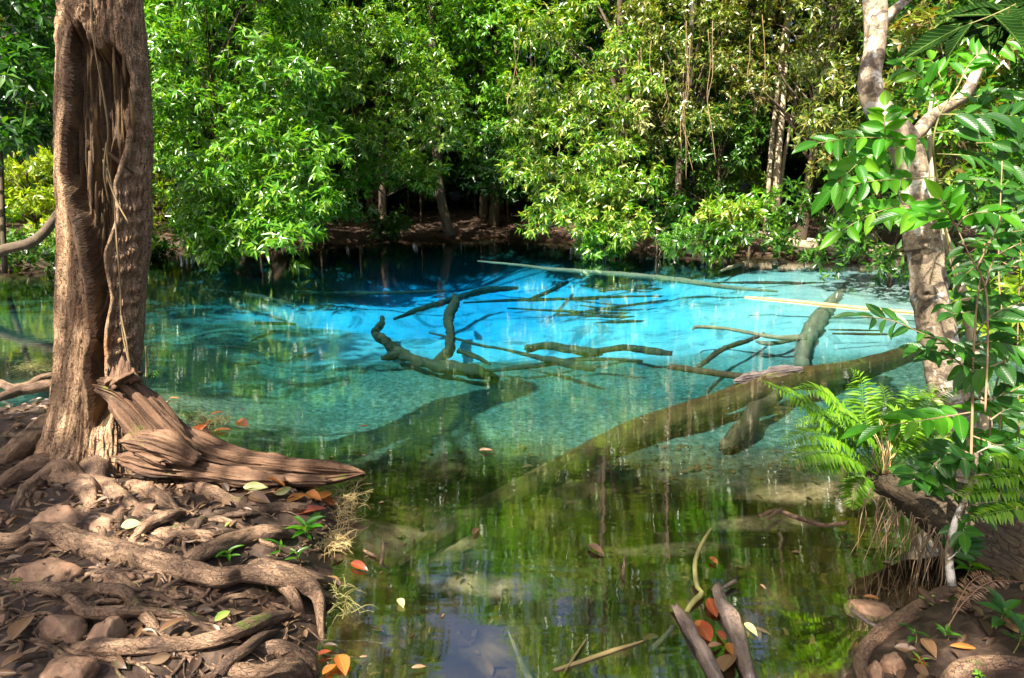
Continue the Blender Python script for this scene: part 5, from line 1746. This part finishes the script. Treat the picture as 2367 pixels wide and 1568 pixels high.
for args in [('2', 1000, 360, 60, 15, 'leaf_orange', 'orange brown leaf on the floating grass tuft behind the rotten log', .4), ('2', 1020, 440, 90, 8, 'leaf_orange', 'long orange leaf floating in front of the grass tuft', .3), ('2', 1110, 410, 50, -30, 'leaf_orange', 'small orange leaf at the outer end of the grass tuft', .5),
             ('2', 930, 420, 40, 70, 'leaf_red', 'reddish round leaf at the near end of the grass tuft', .7), ('2', 800, 293, 50, 3, 'leaf_orange', 'orange leaf speared on the white twig by the rotten log', .3), ('5', 1157, 1051, 52, 12, 'leaf_orange', 'single yellow orange leaf floating on open green water', .4),
             ('5', 1775, 1175, 60, -3, 'leaf_brown', 'brown leaf drowned in green reflections near the diagonal log', .35), ('7', 960, 575, 60, 50, 'leaf_brown', 'tan leaf on the sand just below the diagonal log', .4),
             ('7', 240, 795, 110, -25, 'leaf_red', 'red leaf drowned beside the little upright stub', .4), ('7', 500, 1020, 60, -60, 'leaf_cream', 'pale leaf drowned in the brown shallows by the root tips', .5), ('7', 30, 1330, 90, 20, 'leaf_red', 'dark red leaf floating at the end of the lowest roots', .5),
             ('7', 140, 1400, 130, -70, 'leaf_orange', 'orange leaf under water at the end of the lowest roots', .5), ('7', 60, 1430, 110, 40, 'leaf_orange', 'orange yellow leaf cut by the bottom edge near the lowest roots', .5), ('7', 610, 1420, 90, 5, 'leaf_brown', 'olive leaf floating near the bottom edge of the picture', .3),
             ('7', 270, 1355, 50, 5, 'leaf_brown', 'thin tan leaf floating off the lowest roots', .3), ('7', 1030, 75, 80, 3, 'leaf_brown', 'reddish leaf floating before the green end of the diagonal log', .25), ('7', 1700, 690, 120, -30, 'leaf_brown', 'dark curled leaf on the sand in shallow water', .4),
             ('8', 268, 1180, 130, 115, 'leaf_red', 'red leaf between the two wet branches', .35), ('8', 215, 1310, 160, 125, 'leaf_red', 'big red leaf beside the middle wet branch', .45), ('8', 205, 1280, 70, 10, 'leaf_orange', 'yellow leaf on top of the big red leaf', .6),
             ('8', 375, 1420, 100, 120, 'leaf_orange', 'glowing orange leaf against the thick wet mossy branch', .5), ('8', 355, 1490, 120, 70, 'leaf_brown', 'pale brown leaf below the glowing orange one', .6), ('8', 285, 1400, 90, 15, 'leaf_brown', 'dull leaf bridging the two wet branches', .35),
             ('8', 487, 1307, 100, -45, 'leaf_cream', 'cream leaf on the outer side of the thick wet mossy branch', .4), ('8', 278, 918, 60, -40, 'leaf_orange', 'little orange leaf floating by the crooked upright twig', .5), ('8', 1170, 1130, 100, -8, 'leaf_orange', 'orange brown leaf on the wet stony mud patch', .3),
             ('8', 320, 1340, 80, 130, 'leaf_red', 'dark red leaf tucked under the thick wet branch', .4), ('8', 1945, 1275, 140, 130, 'leaf_brown', 'large tan leaf standing in the corner by the glossy seedlings', .5), ('8', 1690, 1415, 170, -8, 'leaf_orange', 'long orange brown leaf among the litter below the seedlings', .22),
             ('8', 1490, 1410, 130, -55, 'leaf_brown', 'tan leaf beside the cracked brown stone', .45), ('8', 1440, 1500, 120, -55, 'leaf_red', 'dark maroon leaf below the cracked brown stone', .3), ('8', 1450, 1550, 120, -50, 'leaf_brown', 'pale leaf at the bottom edge beside the short mossy root', .45)]:
    fallen(*args[:7], wid=args[7])

# ------------------------------------------------------------------ tufts at the water's edge


def tuft(label, crop_, spots_, seed, mat, spread, ln, n, r=.0014, up=.25):
    fn, k = KS[crop_]
    R = np.random.RandomState(seed)
    mb = MB()
    for u, v in spots_:
        p = gnd(*fn(u, v), water=True)
        for q in range(n):
            a = R.uniform(0, 6.28)
            s_ = p + np.array([R.normal() * spread, R.normal() * spread, R.rand() * .03])
            l = ln * R.uniform(.5, 1.2)
            m_ = s_ + np.array([math.cos(a) * l * .5 + R.normal() * .012, math.sin(a) * l * .5 + R.normal() * .012, l * up + R.normal() * .01])
            e = s_ + np.array([math.cos(a) * l, math.sin(a) * l, R.uniform(-.2, .3) * l])
            e[2] = max(e[2], .004)
            tube(mb, [s_, m_, e], [r, r * .8, r * .3], 4, .02, seed=q)
    return tag(mb.build('root_tuft' if mat == 'straw' else 'grass_tuft', M[mat]), label, 'tuft')


tuft('tangle of fine straw coloured rootlets glowing at the water edge below the leaf heap', '2', [(1560, 860), (1530, 930), (1540, 970), (1590, 780), (1500, 985), (1600, 740)], 1, 'straw', .03, .10, 44)
tuft('wispy green brown rootlets trailing in the water below the root tips', '2', [(1560, 1230), (1620, 1260), (1520, 1200)], 2, 'stem_green', .02, .09, 16)
tuft('floating tuft of fine dry grass behind the rotten log', '2', [(900, 385), (950, 400), (1020, 405)], 3, 'stem_green', .03, .10, 40)
tuft('green grass growing at the near bend of the rotten log', '2', [(870, 385), (700, 200)], 4, 'leaf_bush', .015, .07, 24, .003, .6)
tuft('dry grass on the bank roots behind the hollow tree', '2', [(130, 160), (180, 165), (220, 150)], 5, 'stem_green', .05, .16, 40)
tuft('straw under the rotten log by the leaf heap', '2', [(960, 640), (1040, 660), (1100, 680)], 6, 'stem_green', .04, .09, 30)
log('2', [(735, 330, 14, .14), (755, 312, 14, .17), (772, 298, 9, .19)], .12, 'dead_twig', 'short white broken twig rising beside the rotten log', 'sunken_pale', 'twig', seed=66)

# leaf litter nobody could count
R = np.random.RandomState(21)


def litter(n, xr, yr, L, seed, cond, lm, label, afloat=False):
    R = np.random.RandomState(seed)
    x, y = R.uniform(*xr, n * 4), R.uniform(*yr, n * 4)
    sdv = shore_sd(x, y)
    ok = cond(x, y, sdv)
    x, y = x[ok][:n], y[ok][:n]
    a = R.uniform(0, 6.28, len(x))
    D = np.stack([np.cos(a), np.sin(a), R.normal(size=len(x)) * .25], -1)
    mb = MB()
    l = L * R.uniform(.45, 1.25, len(x))
    leaves(mb, np.stack([x, y, np.where(afloat, .003, height(x, y) + .008 + .012 * R.rand(len(x)))], -1), D * [1, 1, .1 if afloat else 1], np.array([0, 0, 1]) + (.08 if afloat else .4) * R.normal(size=D.shape), l, l * R.uniform(.25, .5, len(x)), n < 3000)
    return tag(mb.build('leaf_litter', M[lm], smooth=True), label, 'leaf litter', kind='stuff')


litter(2200, (-3.2, -.1), (1.2, 4.3), .055, 1, lambda x, y, s: s < .02, 'dead_leaf', 'brown leaf litter trodden into dark mud between the bare roots')
litter(650, (1.0, 3.6), (1.3, 4.0), .075, 2, lambda x, y, s: s < .0, 'dead_leaf', 'brown leaf litter under the glossy seedlings in the corner')
litter(700, (-1.2, 1.8), (1.5, 4.6), .06, 3, lambda x, y, s: s > .02, 'dead_leaf_wet', 'drowned brown leaves on the bed of the near shallows')
litter(9000, (-16, 15), (11, 27), .20, 4, lambda x, y, s: s < -.05, 'dead_leaf', 'dry leaf litter covering the forest floor of the far bank')

# ------------------------------------------------------------------ slim trunks, creepers and shrubs of the far bank


def trunk_thing(name, label, pts, d, w, bm, cat='tree', crown=None, lm='leaf_dark', seed=0):
    P = [atd(u, v, d) for u, v in pts]
    P[0] = P[0] - np.array([0, 0, .15])
    t = thing(name, label, cat, P[0])
    mb = MB()
    tube(mb, P, np.linspace(w, w * .75, len(P)) / F * d / 2, 12, .15, lump=.07, seed=seed)
    mb.build('trunk', M[bm], t)
    if crown is not None:
        mb = MB()
        top_ = P[-1]
        clumps(mb, ell(top_ + np.array([0, 0, .6]), (1.3, 1.0, 1.0), crown, .45, .7, seed), seed, 22, 7, .19, .3)
        mb.build('crown', M[lm], t, smooth=True)
    return t


def q4(*p):
    return [K4(a, b_) for a, b_ in p]


dp = gnd(*K4(985, 1310))
dp = dp[1] * cp - (dp[2] - CAM_H) * sp
trunk_thing('slender_tree', 'tallest and thickest of the slender pale trunks standing on the far bank', q4((985, 1315), (985, 1000), (1000, 800), (1015, 600), (1025, 430), (1045, 150), (1060, -200)), dp, 19, 'bark_pale', crown=10, lm='leaf_olive', seed=301)
trunk_thing('slender_tree', 'thin pale trunk leaning away on the pool side of the tallest slender one', q4((922, 1290), (940, 1050), (958, 800), (980, 600), (1000, 430), (1030, 150)), dp - .2, 11, 'bark_pale', crown=6, lm='leaf_olive', seed=302)
trunk_thing('slender_tree', 'thinnest pale trunk crossing behind the tallest slender one', q4((998, 1200), (1025, 900), (1075, 650), (1112, 400), (1150, 100)), dp + .3, 9, 'bark_pale', crown=6, lm='leaf_olive', seed=303)
trunk_thing('bank_tree', 'dark curved trunk at the edge of the gap in the middle of the far bank', [(1040, 535), (1022, 470), (1012, 400), (1008, 300), (1004, 200), (1000, 60), (1000, -100)], 18.2, 24, 'bark_dark', crown=10, seed=304)
trunk_thing('bank_tree', 'straight dark trunk inside the shadowy gap', [(885, 520), (884, 400), (880, 250), (878, 60)], 19.5, 20, 'bark_dark', crown=8, seed=305)
trunk_thing('bank_tree', 'dark trunk behind the creepers on the far bank', q4((890, 1230), (880, 900), (865, 600), (850, 300), (850, 0)), dp + 2, 18, 'bark_dark', crown=8, seed=306)
trunk_thing('leaning_pole', 'bare trunk leaning at a slant across the shadowy gap', [(765, 455), (850, 405), (935, 365), (1000, 330)], 17.2, 13, 'bark_pale', 'fallen trunk', seed=307)
t = trunk_thing('low_bough', 'thick dark bough leaning low over the water behind the hollow trunk', [(-160, 640), (0, 582), (60, 566), (95, 545), (135, 495), (200, 400)], 9.6, 26, 'bark_dark', 'branch', seed=308)
trunk_thing('bank_tree', 'thin dark trunk standing at the picture edge behind the hollow tree', [(8, 610), (6, 500), (2, 350), (0, 150)], 10.5, 12, 'bark_dark', seed=309)
protoS = None
R = random.Random(33)
SLL, SLG = 'very slim dark stem standing in the shade under the far trees', 'slim stems under the far trees'
for k in range(46):
    y = R.uniform(18.5, 27)
    x = R.uniform(-.62, .62) * y
    if shore_sd(np.array([x]), np.array([y]))[0] > -.4:
        continue
    if protoS is None:
        protoS = thing('slim_stem', SLL, 'tree', (0, 0, 0), SLG)
        mb = MB()
        tube(mb, np.array([[0, 0, -.1], [.06, .03, 1.5], [-.05, 0, 3.2], [.1, .1, 5.5]]), [.045, .04, .034, .02], 8, .2, lump=.08)
        mb.build('trunk', M['bark_dark'], protoS)
        mb = MB()
        clumps(mb, ell((0, 0, 5.2), (.8, .8, .9), 7, .4, .6, 5), 5, 22, 7, .19, .3)
        mb.build('crown', M['leaf_bush'], protoS, smooth=True)
        protoS.location = (x, y, hz(x, y))
    else:
        dup(protoS, (x, y, hz(x, y)), R.uniform(0, 6.28), R.uniform(.7, 1.25))

for k in range(16):
    u = R.choice([R.uniform(1480, 1620), R.uniform(1480, 1900), R.uniform(1180, 1240)])
    v0, v1 = R.uniform(20, 200), R.uniform(260, 430)
    d = R.uniform(14.2, 15.0)
    mb = MB()
    pts = [atd(u + R.uniform(-25, 25) * f, v0 + (v1 - v0) * f, d) for f in (0, .25, .5, .75, 1)]
    tube(mb, pts, .0065, 5, .15, lump=.2, seed=k)
    tag(mb.build('liana', M['liana']), 'thin bare creeper dangling in front of the olive leaved trees', 'creeper', 'creepers dangling from the olive leaved trees')
t = thing('leafy_creeper', 'leafy creeper hanging in a loop in the shadowy gap', 'creeper', atd(850, 340, 16))
pts = [atd(u, v, 16) for u, v in [(858, 320), (838, 370), (836, 420), (854, 450), (862, 480), (850, 500), (825, 507), (800, 495)]]
ml, ms = MB(), MB()
spray(ml, ms, pts, 14, .16, .6, 4, .6, True, False, .010)
ms.build('stem', M['liana'], t)
ml.build('leaves', M['leaf_bush'], t)
t = thing('dry_leaf_bunch', 'bunch of dry pinkish leaves hanging from a creeper before the olive trees', 'dead leaves', atd(1480, 250, 14.2))
mb = MB()
tube(mb, [atd(1475, 120, 14.2), atd(1478, 200, 14.2), atd(1484, 290, 14.2)], .014, 6, .1)
mb.build('stem', M['liana'], t)
mb = MB()
clumps(mb, [(*atd(1480, 235, 14.2), .16), (*atd(1484, 262, 14.2), .2), (*atd(1486, 285, 14.2), .18)], 8, 14, 5, .16, .3, None, .8)
mb.build('leaves', M['leaf_cream'], t, smooth=True)

for k, (u, v, d, w, h, lm, lab) in enumerate([(1690, 525, 13.4, .5, .38, 'leaf_sun_tint', 'light green sunlit bush at the water edge by the fallen logs'), (1640, 550, 13.3, .5, .25, 'leaf_dark', 'low bush in front of the light green sunlit one'), (1520, 505, 14.3, .45, .6, 'leaf_dark', 'upright dark bush between pale glinting tree and the ferns'),
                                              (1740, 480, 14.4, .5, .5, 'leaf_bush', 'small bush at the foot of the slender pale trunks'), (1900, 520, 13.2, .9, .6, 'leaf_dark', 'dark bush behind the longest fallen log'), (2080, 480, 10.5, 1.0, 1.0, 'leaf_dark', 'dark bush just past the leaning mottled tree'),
                                              (2330, 560, 8.2, 1.0, .8, 'leaf_dark', 'dark broad bush behind the bright ragged leaves'), (2350, 690, 6.8, .6, .3, 'leaf_lit_yellow', 'low bush by the thick smooth fallen trunk, sunlight tinted into its yellow leaves'), (2330, 300, 9, 1.2, 1.1, 'leaf_bush', 'green tree crown filling the corner behind the forked limb'),
                                              (2200, 250, 9.5, 1.1, 1.2, 'leaf_olive', 'olive crown seen through the fork of the leaning tree'), (2280, 60, 10, 1.4, .9, 'leaf_dark', 'dark crown above the fork of the leaning tree'), (60, 585, 12.6, .9, .3, 'leaf_dark', 'dark low bush on the bank in front of the lime yellow one'), (310, 565, 14.6, .6, .3, 'leaf_dark', 'dark low bush between hollow trunk and drooping tree'), (-60, 560, 13.0, .8, .5, 'leaf_bush', 'green bush half cut off by the picture edge under the dark bough'), (900, 520, 18.6, .5, .25, 'leaf_dark', 'low dark bush at the pool end of the shadowy gap'), (1400, 560, 13.9, .4, .25, 'leaf_bush', 'tiny bush with leaves dipping into the far water')]):
    c = atd(u, v, d)
    n = int(8 + 14 * w * h)
    R_ = np.random.RandomState(400 + k)
    cl = np.column_stack([c + (R_.rand(n, 3) * 2 - 1) * [w, w * .8, h], R_.uniform(.22, .38, n) * (1 + .4 * (w > .9))])
    g_ = np.array([c[0], c[1], hz(c[0], c[1])])
    cl[:, 2] = np.maximum(cl[:, 2], max(g_[2], 0) + .12)
    t = thing('bush', lab, 'bush', g_)
    mb = MB()
    grow(mb, g_, c + [0, 0, h * .5], .03, cl, 8, 400 + k, 6, .1)
    mb.build('stem', M['bark_dark'], t)
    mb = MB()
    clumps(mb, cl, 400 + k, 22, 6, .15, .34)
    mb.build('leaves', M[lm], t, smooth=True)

# the tall tree on the near bank outside the frame whose crown shades the green side of the pool
b = np.array([-7.8, 3.0, .3])
cl = ell((-7.4, 3.0, 7.2), (2.3, 2.6, 1.1), 40, .5, .8, 221)
forest_tree('bank_tree', 'tall tree just outside the picture edge beyond the hollow tree', b, b + [-.2, .5, 7.0], .16, cl, .2, .32, 'leaf_dark', 'bark_dark', 222, 22, 7, 20)

# two unseen side-bank trees, added above the frame to dapple the far wall
for b, c, rr_, n, sd_, lab in [((-9.2, 9.2, .3), (-4.4, 10.8, 11.2), (5.0, 1.7, 1.4), 26, 231, 'added unseen tree of the side bank whose high boughs dapple the wall by the drooping tree'), ((10.2, 9.0, .4), (4.6, 10.2, 11.0), (4.4, 1.9, 1.5), 36, 232, 'added unseen tree of the side bank whose high boughs shade the wall by the fallen logs')]:
    b = np.array(b)
    forest_tree('bank_tree', lab, b, np.array(c), .2, ell(c, rr_, n, .5, .85, sd_), .24, .3, 'leaf_dark', 'bark_dark', sd_, 24, 7, 20)

litter(110, (-2.2, 2.4), (1.5, 6.5), .035, 7, lambda x, y, s: (s > .01) & (s < .55), 'dead_leaf', 'small brown leaf scraps drifting on the water along the near banks', True)
litter(260, (-9, 8), (8, 19), .09, 8, lambda x, y, s: (s > .02) & (s < .8), 'dead_leaf', 'brown leaf scraps drifting on the water under the far bank', True)
